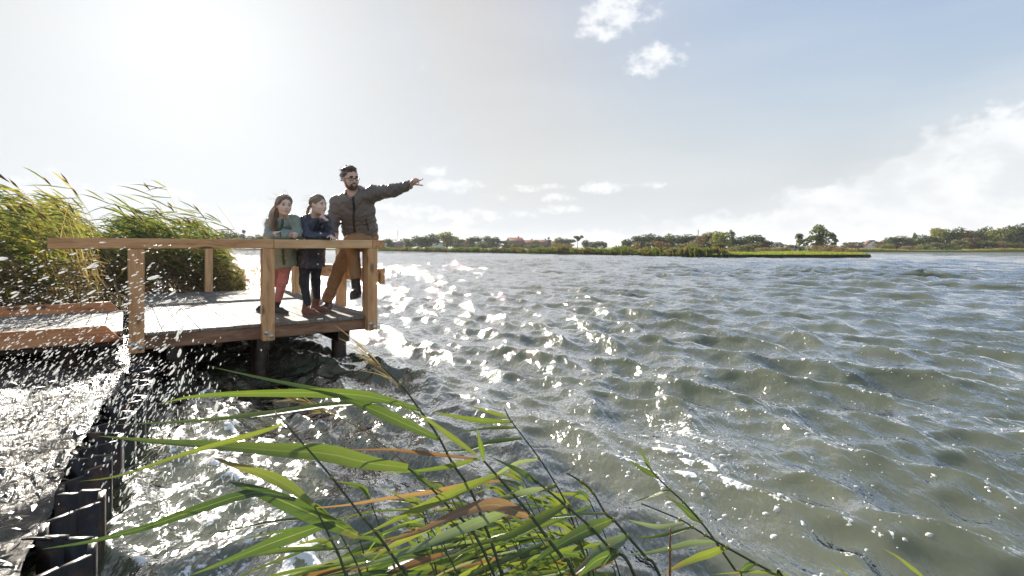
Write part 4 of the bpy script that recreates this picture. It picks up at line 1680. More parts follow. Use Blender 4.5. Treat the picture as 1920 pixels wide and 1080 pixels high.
def build_girl_navy():
    base = np.array([-2.28, 6.15, DECK])
    root = empty('person', base)
    tag(root, 'girl in navy raincoat and dark jeans, chin on hand, gazing right', 'person')
    f_t = nrm((0.55, -0.83, 0))
    hc = at(597, 384, 5.74)
    H = 0.212
    ax = head_axes((0.93, -0.40, -0.02), (-0.02, 0.04, 1))
    neck, chest, waist, pelvis = at(590, 410, 5.82), at(589, 428, 5.87), at(586, 455, 5.98), at(583, 478, 6.08)
    shR, shL = at(572, 416, 5.78), at(607, 414, 5.88)
    elR, wrR = at(579, 442, 5.66), at(620, 446, 5.70)
    elL, wrL = at(618, 440, 5.80), at(612, 413, 5.72)
    for q in (elR, wrR):
        q[2] = RAIL + 0.040
    elL[2] = RAIL + 0.045
    hpR, knR, anR = at(572, 482, 6.05), at(570, 530, 6.00), at(577, 575, 5.98)
    hpL, knL, anL = at(594, 482, 6.12), at(592, 528, 6.20), at(594, 567, 6.30)
    V = Vol((-2.62, 5.35, 0.44), (-1.86, 6.50, 1.92), 0.0055)
    p = add_head(V, hc, ax, H, neck, True)
    V.cone(neck, chest, 0.052, 0.085, 0.04, f_t, 0.8)
    V.cone(chest, waist, 0.088, 0.085, 0.04, f_t, 0.8)
    V.cone(waist, pelvis, 0.085, 0.095, 0.04, f_t, 0.85)
    for sh, el, wr in ((shL, elL, wrL), (shR, elR, wrR)):
        V.cone(neck, sh, 0.04, 0.04, 0.03)
        limb_pair(V, (sh, el, wr), (0.034, 0.028, 0.020))
    for hp, kn, an in ((hpL, knL, anL), (hpR, knR, anR)):
        limb_pair(V, (hp, kn, an), (0.058, 0.038, 0.022))
    add_hand(V, wrR, nrm(np.array([0.55, -0.65, -0.22])), np.array([-0.2, -0.2, -1.0]), 0.130, [(0.35, 0.5, 0.4), (0.3, 0.45, 0.4), (0.35, 0.5, 0.4), (0.45, 0.5, 0.4)], 0.25, (0.7, 0.6, 0.2), -1, 0.0068)
    chin = p(0.22, 0.06, -0.47)
    add_hand(V, wrL, nrm(chin - wrL + np.array([0.0, -0.02, 0.02])), np.array([-0.6, -0.2, 0.3]), 0.115, FIST, 0.1, (0.8, 0.4, 0.3), 1, 0.0068)
    body = V.mesh('body', base, 'skin', root)
    face_parts(p, ax, H, body, base, np.array([1, -0.1, 0.05]), (0.10, 0.07, 0.045), True)
    f, s, u = ax
    A = (s, f, u)
    T = [(0.28, 0.20, 0.125), (0.38, 0.28, 0.18), (0.20, 0.135, 0.085), (0.48, 0.37, 0.25)]
    V = Vol(hc - 0.20, hc + 0.20, 0.006)
    V.ell(p(-0.07, 0, 0.13), A, (0.352 * H, 0.43 * H, 0.39 * H), 0.01)
    V.ell(p(0.50, 0, -0.10), A, (0.30 * H, 0.345 * H, 0.42 * H), 0.006, 'sub')
    V.ell(p(0.16, 0, -0.42), A, (0.45 * H, 0.30 * H, 0.38 * H), 0.006, 'sub')
    V.folds(0.004, 0.018, 41, (0.4, 0.4, 1))
    hair = V.mesh('hair', base, 'hair_brown', body, (0.21, 0.145, 0.09))
    mb = MB()
    g = np.random.default_rng(44)
    rad = (0.43, 0.352, 0.39)
    st = hairline(g, 520, None, 1.1)
    en = [np.array([-0.97, g.normal(0, 0.10), g.normal(-0.28, 0.10)]) for _ in st]
    comb(mb, hc, ax, H, rad, st, en, T, g, 0.015)
    # gathered braid over the back, lifted by the wind
    tail = [p(-0.42, 0.05, 0.0), p(-0.50, 0.12, -0.18), p(-0.52, 0.20, -0.42), p(-0.58, 0.24, -0.68), p(-0.66, 0.25, -0.92)]
    tail = np.array(tail)
    ti = np.stack([np.interp(np.linspace(0, 4, 25), range(5), tail[:, k]) for k in range(3)], -1)
    rad = 0.021 * (0.85 + 0.25 * np.abs(np.sin(np.linspace(0, 6 * np.pi, 25)))) * np.linspace(1.05, 0.45, 25)
    for off, ph in ((0, 0), (1, 2.1), (2, 4.2)):
        w = np.linspace(0, 7 * np.pi, 25)
        P = ti + 0.010 * (np.cos(w + ph)[:, None] * s + np.sin(2 * w + ph)[:, None] * 0.5 * f)
        mb.tube(P, rad * 0.75, 6, np.asarray(T[off]) * 1.1)
    rt, dr = scalp(hc, ax, H, 26, lambda a, b, c_: a < 0.1, 45, 1.06)
    hair_strands(mb, rt, dr * 0.4 + np.array([-0.6, 0, 0]), 0.12, np.array([0, 0, -0.2]), np.array([-0.4, 0, 0.05]), T, 0.0006, 8, 0.3, 46)
    mb.build('strand', 'hair_brown', hair).location = Vector(-base)
    V = Vol((-2.66, 5.45, 1.0), (-1.84, 6.40, 1.70), 0.0062)
    V.cone(neck + (0, 0, -0.03), chest, 0.088, 0.122, 0.04, f_t, 0.84)
    V.cone(chest, waist, 0.122, 0.138, 0.05, f_t, 0.85)
    V.cone(waist, pelvis, 0.138, 0.148, 0.04, f_t, 0.88)
    V.cone(pelvis, at(582, 499, 6.10), 0.148, 0.158, 0.03, f_t, 0.88, cap=(0, 1))
    for sh, el, wr in ((shL, elL, wrL), (shR, elR, wrR)):
        V.cone(neck + (0, 0, -0.04), sh, 0.060, 0.060, 0.05)
        V.cone(sh, el, 0.062, 0.050, 0.035)
        V.cone(el, wr, 0.050, 0.038, 0.03, cap=(0, 1))
    V.cone(neck + np.array([0, 0.0, -0.03]), neck + np.array([0.0, -0.005, 0.05]), 0.080, 0.076, 0.03, cap=(0, 1))
    V.cone(neck + np.array([0, 0, 0.0]), hc, 0.060, 0.072, 0.01, op='sub')
    V.cone(neck + np.array([-0.06, 0.04, 0.0]), neck + np.array([-0.08, 0.06, -0.08]), 0.055, 0.07, 0.04)
    V.folds(0.0085, 0.06, 51)
    jk = V.mesh('raincoat', base, 'jacket_navy', root)
    for c in project(jk, base, [at(597, 476, 5.9), at(596, 496, 5.9), at(601, 438, 5.7)], np.array([-0.35, 0.93, 0]), 0.004):
        snap(jk, c, f_t, base, 0.010)
    V = Vol((-2.66, 5.75, 0.5), (-1.9, 6.5, 1.3), 0.0062)
    V.cone(pelvis, pelvis + (0, 0, -0.07), 0.11, 0.115, 0.03, f_t, 0.85)
    for hp, kn, an in ((hpL, knL, anL), (hpR, knR, anR)):
        V.cone(hp, kn, 0.070, 0.050, 0.02)
        V.cone(kn, an + (0, 0, 0.01), 0.049, 0.038, 0.03, cap=(0, 1))
    V.folds(0.006, 0.042, 53, (1, 1, 0.9))
    V.mesh('jeans', base, 'trouser_denim', root)
    toe = at(600, 592, 5.88)
    toe[2] = DECK
    boot(root, base, anR, toe, DECK + 0.001, 0.06, nrm(knR - anR), 'boot_rust', 0.042)
    toe = at(616, 584, 6.22)
    toe[2] = DECK
    boot(root, base, anL, toe, DECK + 0.001, 0.06, nrm(knL - anL), 'boot_rust', 0.042)


build_man()
build_girl_green()
build_girl_navy()

# ================================================================= reeds in the foreground
GREEN = [(0.120, 0.175, 0.030), (0.090, 0.145, 0.030), (0.160, 0.205, 0.040), (0.060, 0.105, 0.030)]
DARKG = [(0.045, 0.085, 0.025), (0.060, 0.105, 0.030)]
GREY = [(0.20, 0.26, 0.17), (0.16, 0.22, 0.13)]
BROWN = [(0.22, 0.115, 0.06), (0.20, 0.125, 0.082), (0.26, 0.16, 0.10)]


def smooth_path(P, n):
    """Catmull-Rom through the points"""
    P = np.asarray(P, float)
    if len(P) == 2:
        return np.linspace(P[0], P[1], n)
    Q = np.concatenate([[2 * P[0] - P[1]], P, [2 * P[-1] - P[-2]]])
    out = []
    for s_ in np.linspace(0, len(P) - 1 - 1e-9, n):
        i = int(s_)
        t = s_ - i
        a, b, c, d = Q[i], Q[i + 1], Q[i + 2], Q[i + 3]
        out.append(0.5 * ((2 * b) + (-a + c) * t + (2 * a - 5 * b + 4 * c - d) * t * t + (-a + 3 * b - 3 * c + d) * t ** 3))
    return np.array(out)


def leaf_mesh(P, wmax, tint, face, twist=0.5, seed=0, tipcol=None):
    """long blade: narrow at the sheath, widest at a third, drawn out to a point; keeled and twisted"""
    g = np.random.default_rng(seed)
    n = 15
    P = smooth_path(P, n)
    t = np.linspace(0, 1, n)
    prof = np.minimum(1, 0.42 + 2.3 * t) * np.clip((1 - t) / 0.62, 0, 1) ** 0.85
    T = np.gradient(P, axis=0)
    T /= np.linalg.norm(T, axis=1)[:, None] + 1e-9
    nf = np.asarray(face, float)
    S0 = np.cross(T, nf)
    S0 /= np.linalg.norm(S0, axis=1)[:, None] + 1e-9
    U0 = np.cross(S0, T)
    ang = g.uniform(-0.5, 0.5) + twist * g.uniform(-1, 1) * t * 1.6 + 0.25 * np.sin(t * g.uniform(2, 6) + g.uniform(0, 6))
    Sd = S0 * np.cos(ang)[:, None] + U0 * np.sin(ang)[:, None]
    Up = -S0 * np.sin(ang)[:, None] + U0 * np.cos(ang)[:, None]
    w = wmax / 2 * prof
    c = np.repeat(np.asarray(tint, float)[None], n, 0)
    if tipcol is not None:
        k = np.clip((t - 0.55) / 0.45, 0, 1)[:, None]
        c = c * (1 - k) + np.asarray(tipcol) * k
    mb = MB()
    mb.strip(P, w, Sd, c, 0.28, Up)
    return mb


REED_ID = [0]


def reed(stem, d0, d1, leaves, label, r=0.0036, plume=False, group=None, stem_tint=(0.045, 0.065, 0.022), name='reed'):
    """stem: photograph pixels from the lower end to the tip; leaves: (pixel path from sheath to tip, width in px, tint, depth change)"""
    n = len(stem)
    y0, y1 = stem[0][1], stem[-1][1]
    dep = lambda y: d0 + (d1 - d0) * (y0 - y) / (y0 - y1 + 1e-6)
    P = [at(x, y, dep(y)) for x, y in stem]
    # carry the culm down to its foot in the shallow water
    dn = nrm(P[0] - P[1])
    foot = P[0] + np.array([dn[0] * 0.30, dn[1] * 0.10, 0])
    foot[2] = -0.25
    midp = P[0] * 0.5 + foot * 0.5 + np.array([dn[0] * 0.05, 0, 0])
    path = smooth_path([foot, midp] + P, 10 + 4 * n)
    base = np.array([foot[0], foot[1], 0.0])
    root = empty(name, base)
    tag(root, label, 'reed', group)
    mb = MB()
    rr = r * np.linspace(1.25, 0.55, len(path))
    mb.tube(path - base, rr, 6, stem_tint)
    st = mb.build('stem', 'reed_leaf', root, True)
    for (x, y) in stem[1:-1]:
        q = at(x, y, dep(y)) - base
        mb = MB()
        mb.tube([q - [0, 0, 0.004], q + [0, 0, 0.004]], r * 1.35, 6, (0.30, 0.30, 0.08))
        mb.build('node', 'reed_leaf', st, True)
    for (pts, wpx, tint, dd) in leaves:
        REED_ID[0] += 1
        b = pts[0]
        db = dep(min(max(b[1], min(y0, y1)), max(y0, y1)))
        m = len(pts)
        W3 = [at(x, y, db + dd * k / (m - 1)) - base for k, (x, y) in enumerate(pts)]
        wm = 0.80 * wpx / FPX * db
        face = nrm(-(W3[m // 2] + base) + np.array([0, 0, EYE]) + np.array([0, 0, 0.35]))
        tip = BROWN[REED_ID[0] % 3] if REED_ID[0] % 8 == 0 else None
        leaf_mesh(W3, wm, tint, face, 0.45, REED_ID[0], tip).build('leaf', 'reed_leaf', root, True)
    if plume:
        g = np.random.default_rng(REED_ID[0] + 99)
        mb = MB()
        top = path[-1] - base
        d = nrm(path[-1] - path[-8])
        for k in range(plume):
            s_ = g.uniform(-0.16, 0.02)
            a = top + d * s_
            L = g.uniform(0.05, 0.13)
            dd = nrm(d + g.normal(0, 0.16, 3) + np.array([-0.25, 0, -0.05]))
            q = a + dd * L
            mb.strip(smooth_path([a, (a + q) / 2 + [0, 0, 0.004], q], 5), np.array([0.0006, 0.0011, 0.0012, 0.0008, 0.0002]), nrm(np.cross(dd, (0.2, -1, 0.3))), (0.20, 0.16, 0.085))
        mb.build('plume', 'reed_leaf', root)
    return root


G0, G1, G2, G3 = GREEN
reed([(940, 1075), (905, 975), (880, 915), (848, 868), (822, 819), (786, 767), (750, 720), (690, 664)], 1.42, 1.62,
     [([(786, 768), (700, 745), (620, 737), (480, 737), (370, 742), (298, 757)], 24, G1, 0.05),
      ([(824, 824), (760, 795), (700, 768), (620, 738), (500, 712), (388, 686)], 27, G1, 0.08),
      ([(744, 752), (620, 760), (500, 776), (360, 790), (202, 797)], 20, G0, 0.12)],
     'tallest reed, its feathery seed plume reaching towards the platform corner', 0.0042, 20)
reed([(765, 1085), (755, 1071), (732, 1036), (702, 995), (680, 970), (622, 895), (572, 836), (515, 772)], 1.30, 1.45,
     [([(670, 1004), (600, 970), (527, 938), (470, 916), (428, 903)], 40, G3, 0.03),
      ([(627, 976), (560, 1000), (504, 1020), (440, 1046), (355, 1080)], 30, DARKG[1], -0.05)],
     'bare dark reed stem without tip leaves leaning far left over bright water', 0.0036)
reed([(905, 1030), (845, 955), (807, 914), (765, 877)], 1.38, 1.45,
     [([(765, 877), (690, 868), (610, 850), (520, 845), (400, 835), (290, 828), (180, 817)], 40, G0, 0.06),
      ([(766, 878), (800, 905), (840, 930)], 14, G1, -0.03)],
     'reed with a very broad flat leaf stretching left at mid height', 0.0036)
reed([(650, 1085), (620, 1010), (589, 949)], 1.25, 1.32,
     [([(589, 949), (545, 915), (498, 890), (440, 872), (392, 855)], 26, G2, 0.05),
      ([(554, 937), (480, 923), (370, 955), (275, 988), (170, 1015), (76, 1030)], 22, DARKG[0], 0.1),
      ([(530, 795), (480, 812), (350, 850), (225, 892), (146, 903)], 12, G2, 0.12)],
     'reed whose long dark leaf droops left across the steel wall', 0.0034)
reed([(1077, 1080), (1056, 1048), (1027, 1010), (995, 966), (960, 924), (933, 893), (907, 864)], 1.30, 1.42,
     [([(907, 862), (900, 830), (893, 800)], 13, G1, 0.0),
      ([(893, 853), (850, 822), (806, 790), (750, 757)], 13, G2, 0.06),
      ([(900, 858), (850, 872), (790, 882), (705, 887)], 12, G0, 0.06),
      ([(895, 861), (800, 850), (732, 843), (627, 844)], 9, BROWN[0], 0.1),
      ([(936, 902), (880, 908), (819, 920), (720, 935), (640, 948), (545, 955)], 13, BROWN[2], 0.12),
      ([(994, 969), (960, 955), (921, 946), (860, 962), (790, 995), (702, 1025)], 30, BROWN[1], 0.02),
      ([(977, 946), (920, 970), (877, 988), (800, 1020), (732, 1046), (600, 1082)], 24, GREY[1], -0.05),
      ([(930, 892), (870, 915), (790, 952), (740, 975), (673, 1008)], 22, G2, 0.02)],
     'thick reed with upright tip leaf and several withered brown leaves', 0.0046)
reed([(1105, 1085), (1097, 1045), (1077, 987), (1062, 946), (1042, 908), (1010, 858), (959, 790), (946, 766)], 1.50, 1.66,
     [([(959, 791), (900, 788), (850, 780), (809, 771)], 13, G0, 0.05),
      ([(968, 802), (920, 803), (845, 812)], 10, G2, 0.05),
      ([(953, 782), (915, 771), (877, 760)], 9, G2, 0.05),
      ([(979, 822), (920, 830), (870, 845), (807, 846)], 14, G1, 0.05),
      ([(1012, 861), (970, 868), (930, 890), (905, 905)], 10, GREY[0], 0.03),
      ([(1045, 911), (1000, 922), (950, 935), (900, 940)], 14, G1, 0.03)],
     'slim reed with a fan of short leaves standing just right of the tallest', 0.0034)
reed([(1190, 1079), (1158, 1036), (1141, 1025), (1106, 987), (1062, 949), (1024, 917), (995, 895)], 1.36, 1.44,
     [([(1008, 906), (975, 885), (935, 865), (905, 850)], 17, G1, 0.03),
      ([(1060, 947), (1030, 965), (1004, 980), (960, 1004), (900, 1020), (850, 1042)], 26, G0, -0.02),
      ([(1020, 915), (975, 925), (930, 935)], 15, GREY[0], 0.03),
      ([(1158, 1037), (1120, 1050), (1080, 1085)], 30, DARKG[1], -0.05)],
     'reed with drooping mid-green leaves crossing the centre of the tangle', 0.0040)
reed([(1237, 1079), (1211, 1045), (1176, 1004), (1150, 974), (1135, 962), (1112, 924), (1090, 903), (1062, 887)], 1.42, 1.50,
     [([(1112, 925), (1090, 905), (1062, 887)], 8, G2, 0.02),
      ([(1135, 963), (1090, 965), (1047, 969), (1003, 976)], 12, GREY[1], 0.03),
      ([(1150, 973), (1120, 985), (1091, 999), (1060, 1015), (1018, 1042), (972, 1082)], 30, G3, -0.04),
      ([(1176, 1004), (1150, 1022), (1120, 1042), (1095, 1062), (1060, 1090)], 34, GREY[1], -0.05)],
     'reed with thin curled tip and wide grey-green lower leaves', 0.0038)
reed([(1395, 1090), (1380, 1071), (1342, 1016), (1314, 978), (1281, 941), (1255, 917), (1233, 895), (1210, 868)], 1.48, 1.58,
     [([(1233, 895), (1205, 880), (1177, 861)], 13, G1, 0.03),
      ([(1220, 878), (1208, 858), (1198, 838)], 9, G1, 0.02),
      ([(1314, 979), (1295, 965), (1275, 948), (1247, 929)], 17, G3, 0.02),
      ([(1255, 917), (1225, 930), (1182, 942)], 8, G2, 0.03)],
     'reed on the right with paired tip leaves against the foamy wave', 0.0032)
reed([(1470, 1085), (1456, 1077), (1418, 1057), (1362, 1026), (1322, 1003), (1298, 988), (1275, 974), (1202, 944)], 1.46, 1.55,
     [([(1284, 981), (1237, 988), (1200, 981), (1176, 974)], 11, GREY[0], 0.04),
      ([(1298, 988), (1260, 1000), (1222, 1007), (1180, 1010)], 9, G1, 0.04),
      ([(1342, 1016), (1300, 1018), (1266, 1026), (1211, 1038), (1170, 1040)], 14, GREY[1], 0.03),
      ([(1364, 1026), (1335, 1035), (1310, 1044), (1270, 1062), (1240, 1080)], 20, G2, -0.02),
      ([(1418, 1055), (1400, 1062), (1391, 1071), (1380, 1090)], 16, G3, -0.02),
      ([(1480, 1080), (1420, 1072), (1336, 1077)], 8, G2, 0.0)],
     'low slanting reed furthest right in the clump, many small leaves', 0.0034)
reed([(1256, 1085), (1256, 1030), (1257, 990)], 1.45, 1.46, [], 'dead brown reed stump standing upright and leafless in the shallows', 0.0042, False, None, (0.20, 0.12, 0.07))
reed([(845, 930), (800, 900), (720, 836), (673, 801), (603, 769), (556, 748)], 1.55, 1.75, [], 'thin drooping reed with brown seed head lying over the water', 0.0022, 46, None, (0.22, 0.17, 0.07))
reed([(1760, 1110), (1730, 1080)], 1.35, 1.38, [([(1735, 1085), (1710, 1066), (1685, 1046), (1655, 1028)], 10, G2, 0.02)], 'lone green reed leaf poking up at bottom right', 0.0025)
reed([(1610, 1105), (1592, 1083)], 1.35, 1.37, [([(1594, 1085), (1575, 1068), (1547, 1050)], 5, G2, 0.02)], 'tiny reed tip left of the lone leaf at bottom right', 0.0020)


def reed_tangle():
    g = np.random.default_rng(77)
    for i in range(34):
        bx = g.uniform(780, 1190) if i > 4 else g.uniform(600, 780)
        d = g.uniform(1.48, 1.95)
        ty = g.uniform(900, 1040)
        lean = g.uniform(40, 120) * (1080 - ty) / 110 * 0.55
        st = [(bx, 1085), (bx - lean * 0.45, (1085 + ty) / 2), (bx - lean, ty)]
        lv = []
        for k in range(g.integers(3, 5)):
            q = g.uniform(0.05, 1.0)
            x = bx - lean * q
            y = 1085 + (ty - 1085) * q
            L = g.uniform(110, 300)
            rise = g.uniform(-0.62, -0.05)
            tint = (GREEN + GREEN + DARKG + DARKG + GREY + BROWN[:1])[g.integers(0, 15)]
            lv.append(([(x, y), (x - L * 0.35, y - L * 0.35 * rise - 8), (x - L * 0.7, y - L * 0.7 * rise * 0.85), (x - L, y - L * rise * 0.9 + g.uniform(0, 30))],
                       g.uniform(5, 17), np.asarray(tint) * g.uniform(0.85, 1.15), g.uniform(-0.08, 0.08)))
        for k in range(2):
            lv.append(([(st[-1][0], st[-1][1]), (st[-1][0] - g.uniform(10, 40), st[-1][1] - g.uniform(8, 26)), (st[-1][0] - g.uniform(40, 90), st[-1][1] - g.uniform(5, 45))], g.uniform(7, 12), np.asarray(GREEN[g.integers(3)]), 0.02))
        reed(st, d, d + 0.05, lv, 'short reed in the dense green tangle at the bottom centre', 0.0028, False, 'reeds of the foreground tangle', tuple(np.asarray((0.05, 0.075, 0.025)) * g.uniform(0.7, 1.6)))


reed_tangle()


# ================================================================= reed bed behind the platform
def reed_bed():
    g = np.random.default_rng(123)
    mb = MB()
    made = 0
    while made < 2300:
        if g.random() < 0.66:
            u, v = g.uniform(-11.5, -0.25), 2.45 + 4.5 * g.random() ** 1.5
        else:
            u, v = g.uniform(-5.5, 1.95), 5.0 + 2.6 * g.random() ** 1.3
        p = pl(u, v, 0.05)
        if p[1] < 1.5:
            continue
        made += 1
        px = 960 + 1000 * p[0] / p[1]
        hgt = g.normal(1.92, 0.26) * (np.interp(px, [0, 160, 250, 260], [0.86, 0.95, 0.98, 0.97]))
        if 225 < px < 300:
            hgt *= 0.80
        if u > 0.9:
            hgt *= g.uniform(0.55, 1.0)
        bend = g.uniform(0.45, 1.05) * hgt / 2.2
        wind = nrm(np.array([-0.92, -0.15, 0]) + g.normal(0, 0.12, 3) * [1, 1, 0])
        t = np.linspace(0, 1, 7)
        P = p + np.outer(t, [0, 0, hgt]) + np.outer(t ** 2.2 * bend, wind)
        P[:, 2] -= 0.22 * bend * t ** 3
        dry = g.random()
        stem_c = np.array([0.24, 0.19, 0.11]) * g.uniform(0.6, 1.2)
        mb.strip(P, np.linspace(0.0055, 0.0025, 7), np.array([0.9, 0.3, 0]), stem_c)
        for k in range(g.integers(8, 13)):
            q = 0.30 + 0.70 * g.random() ** 0.8
            i = min(5, int(q * 6))
            b = P[i] + (P[i + 1] - P[i]) * (q * 6 - i if q < 1 else 1)
            L = g.uniform(0.28, 0.62)
            d = nrm(wind * g.uniform(0.6, 1.1) + np.array([0, 0, g.uniform(-0.15, 0.5)]) + g.normal(0, 0.22, 3))
            e = b + d * L + np.array([0, 0, -0.10 * L])
            m_ = (b + e) / 2 + np.array([0, 0, 0.05 * L])
            yellow = g.random()
            if q < 0.52 and g.random() < 0.75:
                c = np.array([0.20, 0.155, 0.095]) * g.uniform(0.5, 1.2)
            elif yellow < 0.36:
                c = np.array([0.24, 0.225, 0.06]) * g.uniform(0.8, 1.25)
            else:
                c = np.array([0.105, 0.135, 0.042]) * g.uniform(0.6, 1.4)
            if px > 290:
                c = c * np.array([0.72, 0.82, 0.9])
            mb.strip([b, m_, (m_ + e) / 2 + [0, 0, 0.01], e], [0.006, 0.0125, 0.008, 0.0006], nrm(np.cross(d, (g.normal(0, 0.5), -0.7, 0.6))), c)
        if g.random() < 0.30:
            for k in range(9):
                s_ = g.uniform(0, 0.22)
                b = P[-1] - (P[-1] - P[-2]) * s_
                d = nrm((P[-1] - P[-2]) * 3 + wind * 0.35 + g.normal(0, 0.12, 3))
                e = b + d * g.uniform(0.07, 0.16)
                mb.strip([b, (b + e) / 2, e], [0.003, 0.007, 0.001], nrm(np.cross(d, (0, -1, 0.2))), np.array([0.15, 0.11, 0.075]) * g.uniform(0.7, 1.3))
    # flattened dead stalks and litter at the foot
    for k in range(5200):
        if g.random() < 0.7:
            u, v = g.uniform(-10, -0.2), 2.4 + 3.0 * g.random() ** 2
        else:
            u, v = g.uniform(-2.5, 1.9), 4.95 + 1.5 * g.random() ** 1.5
        b = pl(u, v, g.uniform(0.05, 1.05) * (1 if v < 4.9 or u < 1.2 else 0.5))
        d = nrm(np.array([g.normal(-0.5, 0.6), g.normal(-0.2, 0.4), g.normal(0.15, 0.4)]))
        L = g.uniform(0.3, 0.9)
        e = b + d * L
        e[2] = max(0.06, e[2])
        mb.strip([b, (b + e) / 2 + [0, 0, 0.03], e], [0.005, 0.009, 0.002], nrm(np.cross(d, (0, -0.8, 0.6))), np.array([0.21, 0.165, 0.11]) * g.uniform(0.3, 1.2))
    # loose sprigs hanging over the open water to the right of the bed
    for k in range(420):
        u, v = 1.6 + abs(g.normal(0, 0.55)), g.uniform(5.0, 6.6)
        b = pl(u, v, g.uniform(0.02, 0.75))
        d = nrm(np.array([g.normal(-0.7, 0.4), g.normal(0, 0.3), g.normal(0.35, 0.4)]))
        e = b + d * g.uniform(0.12, 0.4)
        mb.strip([b, (b + e) / 2 + [0, 0, 0.02], e], [0.004, 0.008, 0.001], nrm(np.cross(d, (0, -0.8, 0.6))), np.array([0.09, 0.10, 0.03]) * g.uniform(0.5, 1.4))
    o = mb.build('reed_bed', 'reed_bed')
    kind(o, 'stuff', 'dense windblown reed bed with yellowing leaves behind the platform')


reed_bed()

# ================================================================= far shores
LAND = 0.42


def land(name, pts, z, material, slope=0.5):
    """low land with a sloping edge down to below the water"""
    bm = bmesh.new()
    P = np.array(pts, float)
    c = P.mean(0)
    top = [bm.verts.new((x, y, z)) for x, y in P]
    n = len(P)
    nx = np.roll(P, -1, 0) - np.roll(P, 1, 0)
    nn = np.stack([nx[:, 1], -nx[:, 0]], 1)
    nn /= np.linalg.norm(nn, axis=1)[:, None] + 1e-9
    area = 0.5 * np.sum(P[:, 0] * np.roll(P[:, 1], -1) - np.roll(P[:, 0], -1) * P[:, 1])
    if area < 0:
        nn = -nn
    low = [bm.verts.new((x + a * slope, y + b * slope, -0.6)) for (x, y), (a, b) in zip(P, nn)]
    bm.faces.new(top)
    for i in range(n):
        j = (i + 1) % n
        bm.faces.new((top[i], low[i], low[j], top[j]))
    bmesh.ops.triangulate(bm, faces=[f for f in bm.faces if len(f.verts) > 4])
    bmesh.ops.recalc_face_normals(bm, faces=bm.faces)
    me = bpy.data.meshes.new(name)
    bm.to_mesh(me)
    bm.free()
    return kind(link_obj(name, me, material=material), 'structure')


def wavy(pts, step, amp, seed):
    g = np.random.default_rng(seed)
    P = poly_resample(pts, step)
    return P + g.normal(0, amp, P.shape)


edge = wavy([(-75, 300), (-60, 235), (-44, 178), (-20, 140), (0, 113), (16, 84), (23, 64), (30, 61.5), (36, 61.3), (41.2, 62.3)], 1.6, 0.18, 1)
tip = wavy([(42.3, 63.4), (45.5, 68), (50, 80), (58, 104), (70, 160), (90, 320)], 3.0, 0.2, 2)
land('peninsula', np.concatenate([edge, tip]), 0.36, 'meadow', 0.35)
land('far_shore', [(-1400, 236), (-110, 224), (-70, 232), (-52, 262), (80, 262), (92, 300), (900, 420), (2200, 420), (2200, 3200), (-1400, 3200)], LAND, 'meadow', 2.0)
rs = wavy([(71, 160), (74, 134), (80, 127.5), (100, 125), (130, 124), (170, 122), (260, 118), (600, 112)], 4.0, 0.25, 3)
land('right_shore', np.concatenate([rs, [(600, 470), (85, 470), (76, 300)]]), 0.40, 'meadow', 1.0)
# left far bank seen past the reeds
land('left_shore', [(-1200, 150), (-300, 150), (-150, 165), (-110, 190), (-100, 240), (-1200, 240)], 0.41, 'meadow', 1.5)


